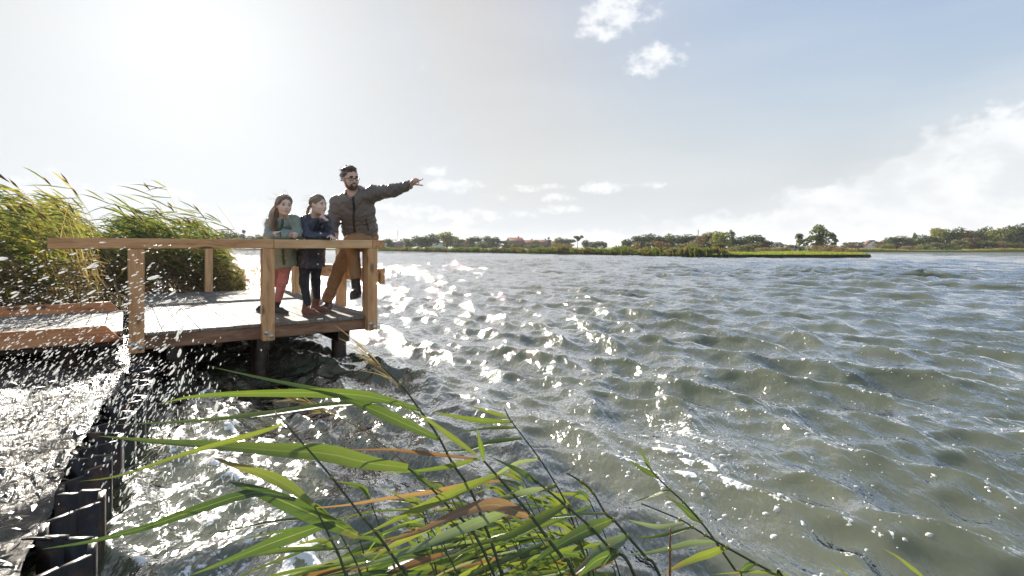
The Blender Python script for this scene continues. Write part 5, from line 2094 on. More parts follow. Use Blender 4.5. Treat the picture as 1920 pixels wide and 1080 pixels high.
def reed_fringe():
    g = np.random.default_rng(9)
    mb = MB()
    E_ = edge
    seg = np.linalg.norm(np.diff(E_, axis=0), axis=1)
    cum = np.concatenate([[0], np.cumsum(seg)])
    for k in range(11000):
        s_ = g.uniform(0, cum[-1] * 0.985)
        x = np.interp(s_, cum, E_[:, 0])
        y = np.interp(s_, cum, E_[:, 1])
        px = 960 + 1000 * x / y
        if px > 1362 + g.normal(0, 5):
            continue
        nx = np.interp(s_, cum, np.gradient(E_[:, 1]))
        back = abs(g.normal(0, 0.9)) - 0.25
        # land lies behind the shoreline
        x2, y2 = x + back * 0.55, y + back * 0.85
        clump = 0.72 + 0.28 * math.sin(s_ * 0.55) * math.sin(s_ * 0.21 + 1) + 0.14 * math.sin(s_ * 1.7)
        h = 1.22 * clump * g.uniform(0.55, 1.1) * (0.95 if px < 1250 else 1.0)
        if px < 1000:
            h *= 0.8
        w = 0.028 + 0.0007 * y
        lean = np.array([g.normal(-0.22, 0.12), g.normal(0, 0.1), 0])
        b = np.array([x2, y2, 0.0 if back < 0 else 0.3])
        P = [b, b + [0, 0, h * 0.5] + lean * 0.3, b + [0, 0, h] + lean]
        hue = math.sin(s_ * 0.8) * 0.5 + math.sin(s_ * 0.23 + 2) * 0.5
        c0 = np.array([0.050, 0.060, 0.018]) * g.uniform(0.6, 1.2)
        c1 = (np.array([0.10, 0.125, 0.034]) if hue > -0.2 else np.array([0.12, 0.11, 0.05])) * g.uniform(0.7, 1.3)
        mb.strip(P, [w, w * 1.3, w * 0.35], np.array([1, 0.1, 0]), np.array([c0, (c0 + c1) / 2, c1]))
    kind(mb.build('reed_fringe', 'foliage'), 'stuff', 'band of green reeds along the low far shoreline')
    # tan sedge along the right-hand shore
    mb = MB()
    cum = np.concatenate([[0], np.cumsum(np.linalg.norm(np.diff(rs, axis=0), axis=1))])
    for k in range(5200):
        s_ = g.uniform(0, min(cum[-1], 150))
        x = np.interp(s_, cum, rs[:, 0])
        y = np.interp(s_, cum, rs[:, 1]) + abs(g.normal(0, 1.2))
        h = g.uniform(0.35, 0.95) * (0.75 + 0.35 * math.sin(s_ * 0.2))
        w = 0.12
        b = np.array([x, y, 0.05])
        c = np.array([0.22, 0.19, 0.09]) * g.uniform(0.55, 1.2)
        mb.strip([b, b + [g.normal(-0.1, 0.1), 0, h]], [w, w * 0.4], np.array([1, 0, 0]), np.array([c * 0.5, c]))
    kind(mb.build('sedge_fringe', 'foliage'), 'stuff', 'tan sedge along the far right shore')
    # tufted grass on the point
    mb = MB()
    for k in range(5200):
        x, y = g.uniform(22, 48), g.uniform(61.6, 92)
        if (y - 61) * 0.55 + 41 < x or x / y < 0.36 or x < 23 + (y - 64) * -0.3:
            continue
        h = g.uniform(0.08, 0.28)
        b = np.array([x, y, 0.34])
        c = np.array([0.15, 0.20, 0.03]) * g.uniform(0.6, 1.4) if g.random() < 0.8 else np.array([0.20, 0.17, 0.07])
        mb.strip([b, b + [g.normal(-0.06, 0.05), 0, h]], [0.09, 0.02], np.array([1, 0.1, 0]), np.array([c * 0.7, c]))
    kind(mb.build('shore_grass', 'foliage'), 'stuff', 'short bright green grass on the point')


reed_fringe()


# ---------------------------------------------------------------- trees
def crown_mesh(name, seed, style, tint, n=1300):
    """unit-high crown (0..1) of leaf sprays gathered in uneven clumps"""
    g = np.random.default_rng(seed)
    mb = MB()
    lobes = []
    if style == 'round':
        for k in range(20):
            a, z = g.uniform(0, 6.28), g.uniform(0.14, 0.84)
            r_ = 0.30 * math.sqrt(max(0.15, 1 - ((z - 0.48) / 0.48) ** 2)) * g.uniform(0.5, 1.0)
            lobes.append((np.array([r_ * math.cos(a), r_ * math.sin(a), z]), g.uniform(0.14, 0.22)))
    elif style == 'open':
        for k in range(24):
            a, z = g.uniform(0, 6.28), g.uniform(0.10, 0.94)
            r_ = g.uniform(0.05, 0.38) * (1.1 if z < 0.45 else 1.1 - 1.45 * (z - 0.45))
            lobes.append((np.array([r_ * math.cos(a), r_ * math.sin(a), z]), g.uniform(0.09, 0.16)))
    elif style == 'bush':
        for k in range(13):
            a, z = g.uniform(0, 6.28), g.uniform(0.02, 0.74)
            r_ = g.uniform(0.05, 0.40)
            lobes.append((np.array([r_ * math.cos(a), r_ * math.sin(a), z]), g.uniform(0.15, 0.26)))
    elif style == 'conical':
        for k in range(14):
            a, z = g.uniform(0, 6.28), g.uniform(0.1, 0.94)
            r_ = 0.26 * (1.0 - z) * g.uniform(0.3, 1.0)
            lobes.append((np.array([r_ * math.cos(a), r_ * math.sin(a), z]), 0.05 + 0.13 * (1 - z)))
    elif style == 'pine':
        for k in range(9):
            a, z = g.uniform(0, 6.28), g.uniform(0.62, 0.92)
            r_ = g.uniform(0.05, 0.34)
            lobes.append((np.array([r_ * math.cos(a), r_ * math.sin(a), z]), g.uniform(0.09, 0.14)))
    wts = np.array([l[1] ** 2 for l in lobes])
    wts /= wts.sum()
    for k in range(n):
        i = g.choice(len(lobes), p=wts)
        c, r_ = lobes[i]
        v = nrm(g.normal(size=3))
        p = c + v * r_ * g.uniform(0.55, 1.08) * np.array([1.1, 1.1, 0.85])
        sz = g.uniform(0.022, 0.052)
        a = nrm(g.normal(size=3))
        b = nrm(np.cross(a, g.normal(size=3)))
        t = np.asarray(tint) * g.uniform(0.6, 1.35) * (0.8 + 0.4 * ((i * 37) % 10) / 10)
        mb.add([p - a * sz, p + b * sz * 0.7, p + a * sz, p - b * sz * 0.7], [[0, 1, 2, 3]], t)
    return mb.mesh(name), lobes


def trunk_mesh(name, seed, lobes, low=0.0):
    g = np.random.default_rng(seed)
    mb = MB()
    mb.tube([[0, 0, -0.03], [0.004, 0, 0.15], [0.0, 0.01, 0.4], [0.01, 0, 0.72]], [0.036, 0.027, 0.020, 0.007], 6)
    for c, r_ in lobes[:8]:
        z0 = max(0.08, c[2] - 0.28)
        mb.tube([[0, 0, z0], [c[0] * 0.5, c[1] * 0.5, (z0 + c[2]) / 2 - 0.02], list(c)], [0.014, 0.009, 0.003], 5 if False else 6)
    return mb.mesh(name, True)


KINDS = {
    'dark': ('round', (0.049, 0.072, 0.026)), 'mid': ('round', (0.086, 0.114, 0.036)), 'olive': ('round', (0.120, 0.125, 0.047)),
    'yellow': ('round', (0.176, 0.189, 0.049)), 'brown': ('round', (0.130, 0.101, 0.055)), 'orange': ('bush', (0.185, 0.120, 0.050)),
    'open': ('open', (0.091, 0.120, 0.039)), 'grey': ('bush', (0.137, 0.143, 0.081)), 'shrub': ('bush', (0.078, 0.101, 0.034)),
    'conifer': ('conical', (0.047, 0.068, 0.034)), 'pine': ('pine', (0.052, 0.078, 0.034)), 'dry': ('bush', (0.195, 0.143, 0.088)),
}
VAR = {}
for i_, (k_, (st_, tn_)) in enumerate(KINDS.items()):
    VAR[k_] = []
    for v_ in range(2):
        cm, lb = crown_mesh('crown', 100 + 7 * i_ + v_, st_, tn_, 1100 if st_ in ('bush', 'conical', 'pine') else 1900)
        cm.materials.append(MATS['foliage'])
        tm = trunk_mesh('trunk', i_, lb)
        tm.materials.append(MATS['bark'])
        VAR[k_].append((cm, tm))
TREE_N = [0]


def tree(px, ytop, wpx, depth, kd, label, ground=0.38, name='tree', group=None):
    g = TREE_N[0]
    TREE_N[0] += 1
    x = (px - 960) / FPX * depth
    ztop = EYE - (ytop - HORIZON) / FPX * depth
    h = ztop - ground
    w = (1.0 if kd in ('open', 'pine') else 1.2) * wpx / FPX * depth
    ref = {'round': 0.86, 'open': 0.86, 'bush': 0.98, 'conical': 0.55, 'pine': 0.75}[KINDS[kd][0]]
    root = empty(name, (x, depth, ground), (g * 2.399) % 6.283)
    tag(root, label, 'tree' if 'tree' in name else 'shrub', group)
    cm, tm = VAR[kd][g % 2]
    sc = (w / ref, w / ref, h)
    c = link_obj('crown', cm, root)
    t = link_obj('trunk', tm, root)
    c.scale = sc
    t.scale = ((w / ref + h) * 0.5, (w / ref + h) * 0.5, h)


def trees(rows, group, name='tree'):
    for r_ in rows:
        tree(*r_, name=name, group=group)


# the strip of village trees beyond the lake, left to right
VT = 'trees of the village shore'
trees([
    (418, 430, 34, 230, 'mid', 'pale round tree on far shore just right of the reed bed'),
    (440, 436, 28, 230, 'dark', 'low round tree between reed bed and pointed conifer'),
    (457, 430, 15, 228, 'conifer', 'small pointed conifer on the far shore left of the people'),
    (478, 437, 32, 232, 'mid', 'low tree right of the pointed conifer on far shore'),
    (497, 440, 26, 232, 'olive', 'far tree peeping out behind the green-jacketed girl'),
    (727, 447, 22, 262, 'dark', 'far tree directly beside the corner post of the platform'),
    (768, 446, 22, 268, 'mid', 'small far tree right of the glinting roof'),
    (784, 439, 30, 268, 'mid', 'rounded far tree, second right of the glinting roof'),
    (804, 437, 34, 266, 'dark', 'dark rounded far tree left of the white gable'),
    (838, 433, 36, 264, 'yellow', 'tallest light-green tree of the village shore'),
    (861, 446, 24, 268, 'olive', 'low olive tree right of the tallest light-green village tree'),
    (889, 443, 28, 270, 'dark', 'dark tree in front of the first red roof'),
    (911, 441, 26, 270, 'mid', 'upright village tree left half of a pair'),
    (927, 444, 22, 270, 'dark', 'darker village tree right half of a pair'),
    (946, 449, 26, 268, 'olive', 'low spreading village tree left of the big red house'),
    (1003, 449, 20, 262, 'mid', 'small tree at right end of the big red house'),
    (1029, 444, 9, 262, 'conifer', 'tiny spire-shaped conifer between village roofs'),
    (1053, 443, 28, 262, 'mid', 'round tree right of the long red roofs'),
    (1069, 446, 20, 260, 'olive', 'smaller round tree beside the flat-topped pine'),
    (1083, 442, 18, 258, 'pine', 'flat-topped pine rising alone above the shore'),
    (1101, 449, 20, 262, 'dark', 'low dark tree right of the flat-topped pine'),
    (1118, 450, 20, 262, 'mid', 'low tree left of the wind turbine'),
    (1131, 451, 14, 262, 'dark', 'smallest dark tree left of the wind turbine'),
], VT)
trees([
    (1042, 454, 22, 180, 'orange', 'orange autumn shrub below the round village tree'),
    (1000, 456, 22, 190, 'shrub', 'green bush below the big red house'),
    (1062, 455, 24, 180, 'orange', 'rust coloured shrub left of the flat-topped pine'),
    (968, 456, 18, 190, 'olive', 'olive bush in front of the big red house'),
    (905, 452, 34, 230, 'shrub', 'dark hedge bush below the paired village trees'),
], 'shrubs of the village shore', 'shrub')
WG = 'trees of the middle wood'
trees([
    (1178, 447, 26, 190, 'dark', 'leftmost dark tree of the middle wood'),
    (1203, 440, 36, 185, 'dark', 'dark domed tree, second from left in the middle wood'),
    (1228, 437, 40, 182, 'dark', 'broad dark domed tree left of centre in the middle wood'),
    (1253, 436, 40, 180, 'mid', 'broad domed tree at the centre of the dark row'),
    (1276, 440, 32, 180, 'dark', 'domed tree right of the centre of the dark row'),
    (1297, 439, 34, 178, 'dark', 'dark tree below the water tower'),
    (1318, 437, 36, 160, 'brown', 'olive-brown tree left of the yellow-green one'),
    (1337, 432, 38, 160, 'olive', 'tall olive tree touching the yellow-green one'),
    (1353, 429, 36, 150, 'yellow', 'tall yellow-green tree, crown of the middle wood'),
    (1372, 432, 18, 165, 'open', 'thin ragged tree right of the yellow-green one'),
    (1386, 443, 40, 165, 'dark', 'dark lower tree behind the willow bush'),
    (1410, 440, 46, 168, 'dark', 'broad dark tree sloping down on the right of the wood'),
    (1432, 448, 30, 168, 'dark', 'last low dark tree of the middle wood'),
], WG)
trees([
    (1193, 452, 18, 120, 'orange', 'orange shrub at left end of the middle wood'),
    (1216, 451, 18, 110, 'grey', 'grey-green bush left of the red shrub'),
    (1240, 450, 30, 110, 'orange', 'large reddish-yellow shrub before the dark wood'),
    (1285, 453, 46, 105, 'grey', 'wide grey bush before the dark wood'),
    (1322, 452, 34, 100, 'brown', 'brown bush behind the reed point'),
    (1350, 454, 30, 96, 'olive', 'olive bush behind the reed point, right of the brown one'),
    (1403, 451, 40, 80, 'grey', 'rounded willow bush alone on the bright grass'),
    (1378, 460, 40, 84, 'dry', 'dry tan scrub left of the willow bush'),
    (1436, 462, 44, 100, 'dry', 'dry tan scrub right of the willow bush'),
    (1468, 462, 40, 105, 'dry', 'dry brown scrub left of the picnic table'),
    (1482, 455, 34, 118, 'grey', 'grey bush below the feathery tree'),
    (1535, 456, 36, 92, 'dry', 'brown scrub behind the picnic table'),
    (1558, 457, 34, 88, 'dry', 'brown scrub right of the picnic table'),
    (1580, 461, 36, 82, 'dry', 'low brown scrub near the tip of the point'),
    (1598, 467, 22, 76, 'dry', 'lowest brown scrub at the very tip of the point'),
], 'shrubs on the point', 'shrub')
trees([
    (1500, 439, 26, 125, 'open', 'feathery grey-green tree left of the big open-crowned tree'),
    (1537, 422, 48, 125, 'open', 'big open-crowned tree standing alone on the point'),
    (1560, 437, 26, 128, 'open', 'lower side tree right of the big open-crowned tree'),
], 'trees on the point')
RG = 'trees of the right-hand wood'
trees([
    (1603, 453, 40, 230, 'brown', 'low brownish tree between the point and the white houses'),
    (1625, 450, 26, 235, 'dark', 'low dark tree left of the white houses'),
    (1650, 452, 20, 215, 'brown', 'brown tree between the two white houses'),
    (1665, 455, 24, 175, 'yellow', 'yellowish tree right of the white houses'),
    (1682, 442, 36, 180, 'dark', 'dark round tree at left end of the right-hand wood'),
    (1702, 444, 32, 178, 'mid', 'mid-green tree, second in the right-hand wood'),
    (1716, 437, 14, 176, 'open', 'thin bare-looking tree rising at a gap in the wood'),
    (1733, 439, 38, 170, 'dark', 'dark tree right of the gap in the wood'),
    (1766, 425, 40, 168, 'yellow', 'tall light-green tree in the right-hand wood'),
    (1792, 425, 34, 166, 'dark', 'tall dark tree beside the light-green one'),
    (1822, 430, 38, 162, 'brown', 'brown-leaved tree in the middle of the right-hand wood'),
    (1846, 424, 36, 165, 'dark', 'dark tree right of the brown-leaved one'),
    (1868, 426, 32, 158, 'yellow', 'yellow-green tree near the right edge'),
    (1890, 428, 36, 160, 'mid', 'mid-green tree second from the right edge'),
    (1908, 419, 40, 160, 'dark', 'highest dark tree at the right edge'),
], RG)
trees([
    (1757, 452, 32, 140, 'grey', 'grey-green bush low at left of the right-hand wood'),
    (1775, 455, 30, 138, 'shrub', 'dark bush standing at the water by the right shore'),
    (1800, 446, 34, 140, 'grey', 'tall pale bush under the brown-leaved tree'),
    (1818, 444, 30, 142, 'brown', 'brown bush under the brown-leaved tree'),
    (1838, 448, 30, 140, 'shrub', 'green bush below the dark right-hand tree'),
    (1860, 448, 30, 138, 'shrub', 'green bush below the yellow-green tree'),
    (1882, 446, 30, 138, 'dry', 'tan bush near the right edge'),
    (1900, 452, 34, 134, 'shrub', 'dark bush at the right edge of the shore'),
    (1735, 457, 26, 150, 'yellow', 'yellowish bush left of the grey-green bush'),
    (1705, 459, 30, 150, 'dry', 'tan bush under the left end of the right-hand wood'),
], 'shrubs of the right-hand shore', 'shrub')


# ---------------------------------------------------------------- houses, turbine, masts
def house(px, w, dp, depth, eave, ridge, wall, roof, label, rz=0.0, chimney=True, windows=2):
    x = (px - 960) / FPX * depth
    root = empty('house', (x, depth, LAND), rz)
    tag(root, label, 'house', 'houses of the far village')
    mb = MB()
    mb.box((-w / 2, -dp / 2, -0.3), (w / 2, dp / 2, eave))
    # gables
    for sx in (-1, 1):
        V = [[sx * w / 2, -dp / 2, eave], [sx * w / 2, dp / 2, eave], [sx * w / 2, 0, ridge], [sx * w / 2 * 0.985, 0, ridge - 0.02]]
        mb.add(V, [[0, 1, 2, 3]])
    mb.build('wall', wall, root)
    mb = MB()
    o = 0.35
    for sy in (-1, 1):
        V = np.array([[-w / 2 - o, sy * (dp / 2 + o), eave - 0.25], [w / 2 + o, sy * (dp / 2 + o), eave - 0.25], [w / 2 + o, 0, ridge + 0.1], [-w / 2 - o, 0, ridge + 0.1]])
        Vt = V + [0, 0, 0.14]
        mb.add(np.concatenate([V, Vt]), [[0, 1, 2, 3], [4, 5, 6, 7], [0, 1, 5, 4], [1, 2, 6, 5], [2, 3, 7, 6], [3, 0, 4, 7]])
    rf = mb.build('roof', roof, root)
    if chimney:
        mb = MB()
        mb.box((w * 0.2, -0.4, ridge - 0.6), (w * 0.2 + 0.7, 0.3, ridge + 0.9))
        mb.build('chimney', 'brick_wall', rf)
    for k in range(windows):
        cx = -w / 2 + w * (k + 0.5) / windows
        mb = MB()
        mb.box((cx - 0.6, -dp / 2 - 0.05, 0.9), (cx + 0.6, -dp / 2 + 0.05, 2.2))
        mb.build('window', 'dark_glass', root)


house(748, 12, 9, 300, 2.4, 5.0, 'brick_wall', 'roof_grey', 'grey-roofed house with a panel glinting in the sun', 0.2)
house(821, 3.5, 8, 285, 1.9, 3.9, 'render_white', 'roof_grey', 'small white gabled house among the village trees', 1.5, False, 1)
house(872, 9, 8, 300, 2.2, 4.6, 'brick_wall', 'roof_red', 'first red-roofed house left of the paired trees', 0.1)
house(966, 8, 8, 285, 2.6, 5.6, 'brick_wall', 'roof_red', 'big red brick house with steep roof', 0.5)
house(988, 12, 9, 295, 2.2, 4.5, 'brick_wall', 'roof_red', 'long red-roofed house behind the big brick house', 0.0)
house(1014, 11, 9, 295, 2.2, 4.6, 'brick_wall', 'roof_red', 'red-roofed house left of the tiny conifer', -0.1)
house(1038, 6, 8, 295, 2.0, 4.0, 'brick_wall', 'roof_red', 'small red-roofed house right of the tiny conifer', 0.3)
house(1454, 3.6, 5, 215, 1.7, 2.6, 'render_white', 'roof_grey', 'white house end between middle wood and open-crowned tree', 0.1, False)
house(1634, 3.5, 6, 225, 1.7, 3.5, 'render_white', 'roof_red', 'left white-gabled house by the right-hand wood', 1.45, False, 1)
house(1660, 3.5, 6, 225, 1.7, 3.6, 'render_white', 'roof_red', 'right white-gabled house by the right-hand wood', 1.45, False, 1)

# roof panel that throws the sun back towards the lake
hx, hy = (748 - 960) / FPX * 296, 296.0
hv = nrm(nrm(np.array(sun_dir)) + nrm(np.array([-hx, -hy, EYE - 5.0])))
mb = MB()
a_ = nrm(np.cross(hv, (0, 0, 1)))
b_ = np.cross(a_, hv)
q = np.array([[sa * 1.5, sb * 1.0] for sa, sb in ((-1, -1), (1, -1), (1, 1), (-1, 1))])
V4 = np.array([a_ * i + b_ * j for i, j in q])
mb.add(np.concatenate([V4, V4 - hv * 0.08]), [[0, 1, 2, 3], [7, 6, 5, 4], [0, 4, 5, 1], [1, 5, 6, 2], [2, 6, 7, 3], [3, 7, 4, 0]])
po = mb.build('roof_panel', 'glazed_panel')
po.location = (hx, hy, 5.0)
tag(po, 'tilted glazed roof panel flashing in the sun beside the platform post', 'roof panel')


def turbine(px, ytop, depth, rot, label):
    x = (px - 960) / FPX * depth
    H_ = EYE - (ytop - HORIZON) / FPX * depth - LAND
    hub = H_ * 0.70
    root = empty('wind_turbine', (x, depth, LAND))
    tag(root, label, 'wind turbine', 'wind turbines on the horizon')
    mb = MB()
    mb.tube([[0, 0, 0], [0, 0, hub * 0.5], [0, 0, hub]], [H_ * 0.022, H_ * 0.017, H_ * 0.012], 8, cap=False)
    mb.build('tower', 'turbine_paint', root, True)
    mb = MB()
    mb.box((-H_ * 0.014, -H_ * 0.03, hub - H_ * 0.012), (H_ * 0.014, H_ * 0.04, hub + H_ * 0.016))
    mb.build('nacelle', 'turbine_paint', root)
    for k in range(3):
        a = rot + k * 2.0944
        d = np.array([math.sin(a), 0, math.cos(a)])
        s_ = np.array([math.cos(a), 0, -math.sin(a)])
        mb = MB()
        b = np.array([0, -H_ * 0.035, hub])
        L = H_ * 0.30
        mb.tube([b, b + d * L * 0.25, b + d * L * 0.7, b + d * L], [H_ * 0.008, H_ * 0.015, H_ * 0.008, H_ * 0.002], 6)
        mb.build('blade', 'turbine_paint', root)


turbine(1154, 443, 900, 0.25, 'wind turbine right of the village trees')
turbine(1100, 441, 980, 0.9, 'small distant wind turbine above the village trees')


def mast(px, ytop, depth, r_, label, name, material='bench_timber', head=False):
    x = (px - 960) / FPX * depth
    H_ = EYE - (ytop - HORIZON) / FPX * depth - LAND
    root = empty(name, (x, depth, LAND))
    tag(root, label, name.replace('_', ' '))
    mb = MB()
    mb.tube([[0, 0, 0], [0, 0, H_ * 0.6], [0, 0, H_]], [r_, r_ * 0.85, r_ * 0.7], 8, cap=False)
    mb.build('shaft', material, root, True)
    if head:
        mb = MB()
        mb.tube([[0, 0, H_ - 2.2], [0, 0, H_ - 1.6], [0, 0, H_ + 0.6], [0, 0, H_ + 1.2]], [r_, r_ * 1.6, r_ * 1.6, r_ * 0.3], 8, cap=False)
        mb.build('head', material, root, True)


mast(1309, 431, 330, 0.55, 'slim water tower rising above the middle wood', 'water_tower', 'render_white', False)
mast(746, 432, 320, 0.16, 'thin mast above the grey-roofed house', 'mast', 'bench_timber')


def picnic():
    dp = 88.0
    x = (1506 - 960) / FPX * dp
    root = empty('picnic_table', (x, dp, 0.36), 0.1)
    tag(root, 'dark wooden picnic table on the bright grass of the point', 'picnic table')
    mb = MB()
    mb.box((-1.0, -0.4, 0.70), (1.0, 0.4, 0.76))
    mb.build('table_top', 'bench_timber', root)
    for sy in (-1, 1):
        mb = MB()
        mb.box((-1.0, sy * 0.72 - 0.14, 0.42), (1.0, sy * 0.72 + 0.14, 0.47))
        mb.build('seat', 'bench_timber', root)
    for sx in (-0.75, 0.75):
        for sy in (-1, 1):
            mb = MB()
            mb.tube([[sx, sy * 0.62, 0], [sx, sy * 0.25, 0.70]], 0.05, 4)
            mb.build('leg', 'bench_timber', root)
        mb = MB()
        mb.box((sx - 0.03, -0.8, 0.35), (sx + 0.03, 0.8, 0.42))
        mb.build('cross_bar', 'bench_timber', root)
    # a visitor seated at its left end
    base = np.array([x - 1.35, dp - 0.1, 0.36])
    r2 = empty('person', base)
    tag(r2, 'tiny far-off person in blue top sitting at the picnic table', 'person')
    V = Vol(base + (-0.5, -0.5, -0.02), base + (0.8, 0.6, 1.45), 0.018)
    o = lambda a, b, c: base + np.array([a, b, c])
    V.ell(o(0.03, 0, 1.22), ((1, 0, 0), (0, 1, 0), (0, 0, 1)), (0.085, 0.10, 0.12), 0.02)
    V.cone(o(0.02, 0, 1.12), o(0, 0, 1.0), 0.05, 0.06, 0.03)
    V.cone(o(0, 0, 0.95), o(-0.03, 0, 0.55), 0.13, 0.13, 0.04)
    for sy in (-1, 1):
        V.cone(o(0, sy * 0.17, 0.95), o(0.12, sy * 0.2, 0.74), 0.05, 0.042, 0.03)
        V.cone(o(0.12, sy * 0.2, 0.74), o(0.34, sy * 0.1, 0.79), 0.042, 0.03, 0.03)
        V.cone(o(-0.03, sy * 0.1, 0.52), o(0.38, sy * 0.12, 0.52), 0.08, 0.06, 0.03)
        V.cone(o(0.38, sy * 0.12, 0.52), o(0.36, sy * 0.12, 0.07), 0.055, 0.04, 0.03)
        V.cone(o(0.36, sy * 0.12, 0.05), o(0.5, sy * 0.12, 0.04), 0.045, 0.04, 0.02)
    body = V.mesh('body', base, 'skin', r2)
    V = Vol(base + (-0.5, -0.5, 0.4), base + (0.8, 0.6, 1.15), 0.018)
    V.cone(o(0, 0, 1.0), o(-0.03, 0, 0.52), 0.15, 0.16, 0.04)
    for sy in (-1, 1):
        V.cone(o(0, sy * 0.17, 0.95), o(0.12, sy * 0.2, 0.74), 0.07, 0.06, 0.03)
        V.cone(o(0.12, sy * 0.2, 0.74), o(0.30, sy * 0.1, 0.785), 0.06, 0.05, 0.03)
    V.mesh('top', base, 'blue_cloth', r2)
    # bench end the visitor sits on
    mb = MB()
    mb.box((-1.75, -0.16, 0.40), (-1.05, 0.16, 0.44))
    mb.box((-1.45, -0.05, 0.0), (-1.35, 0.05, 0.40))
    mb.build('end_seat', 'bench_timber', root)


picnic()


# ---------------------------------------------------------------- autumn air over the lake
def build_haze():
    mb = MB()
    mb.box((-1480, -80, -2.4), (2280, 3300, 34))
    m, t = mat('haze')
    pv = t.n('ShaderNodeVolumePrincipled')
    pv.inputs['Color'].default_value = (0.95, 0.97, 1.0, 1)
    pv.inputs['Density'].default_value = HAZE_DENSITY
    pv.inputs['Anisotropy'].default_value = 0.1
    o = t.n('ShaderNodeOutputMaterial')
    t.link(pv.outputs[0], o.inputs['Volume'])
    kind(mb.build('haze', 'haze'), 'stuff', 'thin haze in the air over the lake')


HAZE_DENSITY = 0.00022
build_haze()

# ================================================================= small things: litter, foam, spray
def bank_litter():
    g = np.random.default_rng(31)
    mb = MB()
    for k in range(5200):
        # between the piling and the left edge of the view
        s_ = g.uniform(0.15, 6.4)
        a = np.array([-1.35, 1.55]) + nrm(np.array([-1.91, 3.15])) * s_
        back = 0.12 + 3.4 * g.random() ** 1.3
        p = np.array([a[0] - back * 0.86, a[1] - back * 0.45, 0.235 + g.uniform(0, 0.02)])
        d = nrm(np.array([g.normal(0, 1), g.normal(0, 0.6), g.normal(0, 0.12)]))
        L = g.uniform(0.015, 0.09)
        r = g.random()
        c = np.array([0.022, 0.018, 0.014]) if r < 0.55 else (np.array([0.15, 0.10, 0.055]) if r < 0.85 else np.array([0.36, 0.31, 0.22]))
        e = p + d * L
        mb.strip([p, (p + e) / 2 + [0, 0, g.uniform(0, 0.014)], e], [0.001, g.uniform(0.003, 0.011), 0.001], nrm(np.cross(d, (g.normal(0, 0.4), g.normal(0, 0.4), 1))), c * g.uniform(0.6, 1.3))
    kind(mb.build('reed_litter', 'litter'), 'stuff', 'wet reed litter and dead leaves on the bank')
    for (pts, lab) in (([(38, 1013), (60, 1008), (84, 1010), (98, 1016)], 'black forked twig lying on the bank beside the steel wall'),):
        base = at(*pts[0], 1.82)
        P = [at(x, y, 1.82) - base for x, y in pts]
        base[2] = 0.24
        root = empty('twig', base)
        tag(root, lab, 'twig')
        for q in P:
            q[2] = q[2] * 0.3 + 0.012
        mb = MB()
        mb.tube(P, [0.003, 0.005, 0.005, 0.003], 6)
        mb.build('main_stick', 'twig', root, True)
        mb = MB()
        mb.tube([P[0], P[0] + [0.012, -0.02, -0.008], P[0] + [0.014, -0.05, -0.012]], [0.004, 0.003, 0.0015], 6)
        mb.build('side_shoot', 'twig', root, True)


bank_litter()


def foam_flecks():
    """lens-shaped rafts of froth riding on the waves"""
    g = np.random.default_rng(41)
    n = 1500
    X, Y = [], []
    cl = [(0.95, 3.1, 0.35, 0.5, 160), (1.4, 3.5, 0.7, 0.5, 150), (1.0, 2.3, 0.6, 0.5, 80), (2.3, 5.0, 1.2, 0.8, 120), (3.6, 5.2, 1.2, 0.7, 110), (3.2, 3.3, 0.8, 0.6, 110), (0.4, 4.5, 0.8, 0.8, 80), (1.7, 2.6, 0.6, 0.35, 60)]
    for (cx, cy, sx, sy, m) in cl:
        X.append(g.normal(cx, sx, m))
        Y.append(g.normal(cy, sy, m))
    X, Y = np.concatenate(X), np.concatenate(Y)
    ok = (Y > 1.5)
    X, Y = X[ok], Y[ok]
    P, _, _ = surface(X, Y, np.full_like(X, 0.02))
    k = 9
    th = np.arange(k) / k * 2 * np.pi
    Vs, Fs = [], []
    off = 0
    for p in P:
        r = 0.003 + 0.014 * g.random() ** 4
        st = g.uniform(1.0, 2.2)
        ro = g.uniform(0, 3.14)
        jit = g.uniform(0.65, 1.25, k)
        x = np.cos(th) * r * st * jit
        y = np.sin(th) * r * jit
        q = np.stack([x * math.cos(ro) - y * math.sin(ro), x * math.sin(ro) + y * math.cos(ro), np.full(k, 0.0)], -1)
        V = np.concatenate([p + q + [0, 0, -0.004], p + q * 0.8 + [0, 0, 0.06 * r + 0.002], [p + [0, 0, 0.08 * r + 0.0025]]])
        F = [[i, (i + 1) % k, k + (i + 1) % k] for i in range(k)] + [[i, k + (i + 1) % k, k + i] for i in range(k)] + [[k + i, k + (i + 1) % k, 2 * k] for i in range(k)]
        Vs.append(V)
        Fs.append(np.array(F) + off)
        off += len(V)
    me = np_mesh('foam_flecks', np.concatenate(Vs), np.concatenate(Fs), True)
    kind(link_obj('foam_flecks', me, material='froth'), 'stuff', 'white foam flecks floating on the waves')


foam_flecks()


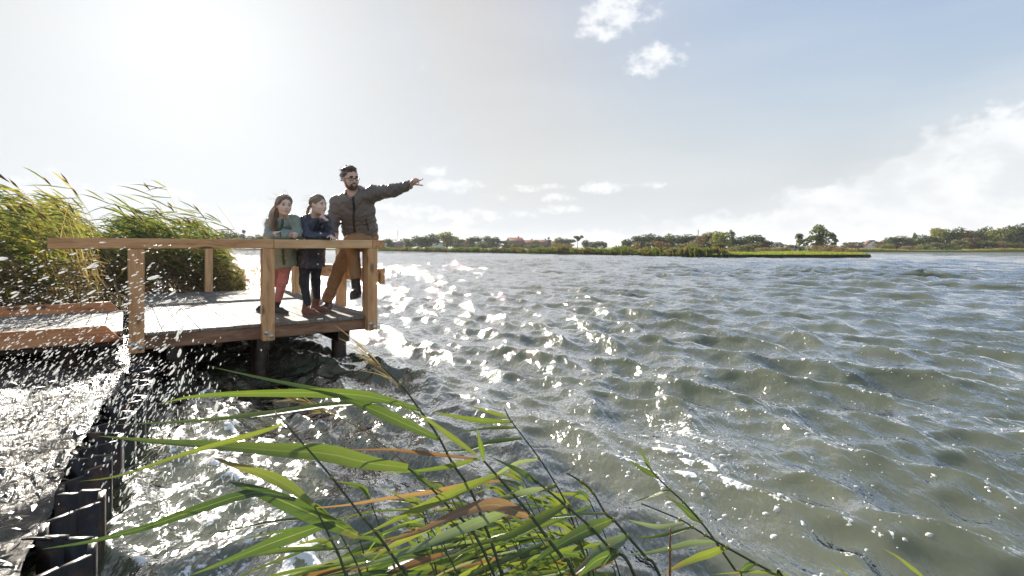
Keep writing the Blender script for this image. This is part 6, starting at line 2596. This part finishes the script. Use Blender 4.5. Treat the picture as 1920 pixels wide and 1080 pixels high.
def spray():
    """drops thrown up where the waves strike the steel wall"""
    g = np.random.default_rng(51)
    octv = np.array([[1, 0, 0], [-1, 0, 0], [0, 1, 0], [0, -1, 0], [0, 0, 1], [0, 0, -1.0]])
    # a slightly rounder drop: octahedron with its edges split once
    tri = [[0, 2, 4], [2, 1, 4], [1, 3, 4], [3, 0, 4], [2, 0, 5], [1, 2, 5], [3, 1, 5], [0, 3, 5]]
    V0 = [tuple(v) for v in octv]
    T0 = []
    idx = {}

    def midp(a, b):
        k = (min(a, b), max(a, b))
        if k not in idx:
            m = np.array(V0[a]) + np.array(V0[b])
            V0.append(tuple(m / np.linalg.norm(m)))
            idx[k] = len(V0) - 1
        return idx[k]
    for a, b, c in tri:
        ab, bc, ca = midp(a, b), midp(b, c), midp(c, a)
        T0 += [[a, ab, ca], [ab, b, bc], [ca, bc, c], [ab, bc, ca]]
    V0 = np.array(V0)
    T0 = np.array(T0)
    Vs, Fs = [], []
    off = 0

    def drop(px, py, d, ang, L, r):
        nonlocal off
        c = at(px, py, d)
        ax = nrm(np.array([math.cos(ang), g.normal(0, 0.15), math.sin(ang)]))
        a = nrm(np.cross(ax, (0, 1, 0.01)))
        b = np.cross(ax, a)
        V = c + V0[:, :1] * ax * L + V0[:, 1:2] * a * r + V0[:, 2:] * b * r
        Vs.append(V)
        Fs.append(T0 + off)
        off += len(V)
    made = 0
    while made < 3900:
        px, py = g.uniform(-30, 520), g.uniform(450, 1000)
        # dense sheet of drops over the piling, thinning upwards and to the right
        cx = 250 - (py - 600) * 0.12
        dens = math.exp(-((py - 765) / 140) ** 2) * math.exp(-(max(0, px - 290) / 90) ** 2)
        dens = max(dens, 0.45 * math.exp(-((py - 600) / 110) ** 2) * math.exp(-(max(0, px - 230) / 120) ** 2))
        if g.random() > dens:
            continue
        made += 1
        d = g.uniform(2.0, 4.3)
        ang = R(8) + R(58) * min(1, max(0, (py - 480) / 330)) + g.normal(0, 0.14)
        if px > 330:
            ang += R(25)
        big = g.random()
        r = 0.0013 + 0.0026 * g.random() ** 2
        if big < 0.04:
            r *= 2.1
        drop(px, py, d, ang, r * g.uniform(2.4, 5.2), r)
    for k in range(120):
        drop(g.uniform(200, 460), g.uniform(880, 1000), g.uniform(1.9, 2.5), R(90) + g.normal(0, 0.15), g.uniform(0.004, 0.012), g.uniform(0.0012, 0.0022))
    me = np_mesh('spray', np.concatenate(Vs), np.concatenate(Fs), True)
    kind(link_obj('spray', me, material='froth'), 'stuff', 'white water drops flying up from the steel wall')


spray()
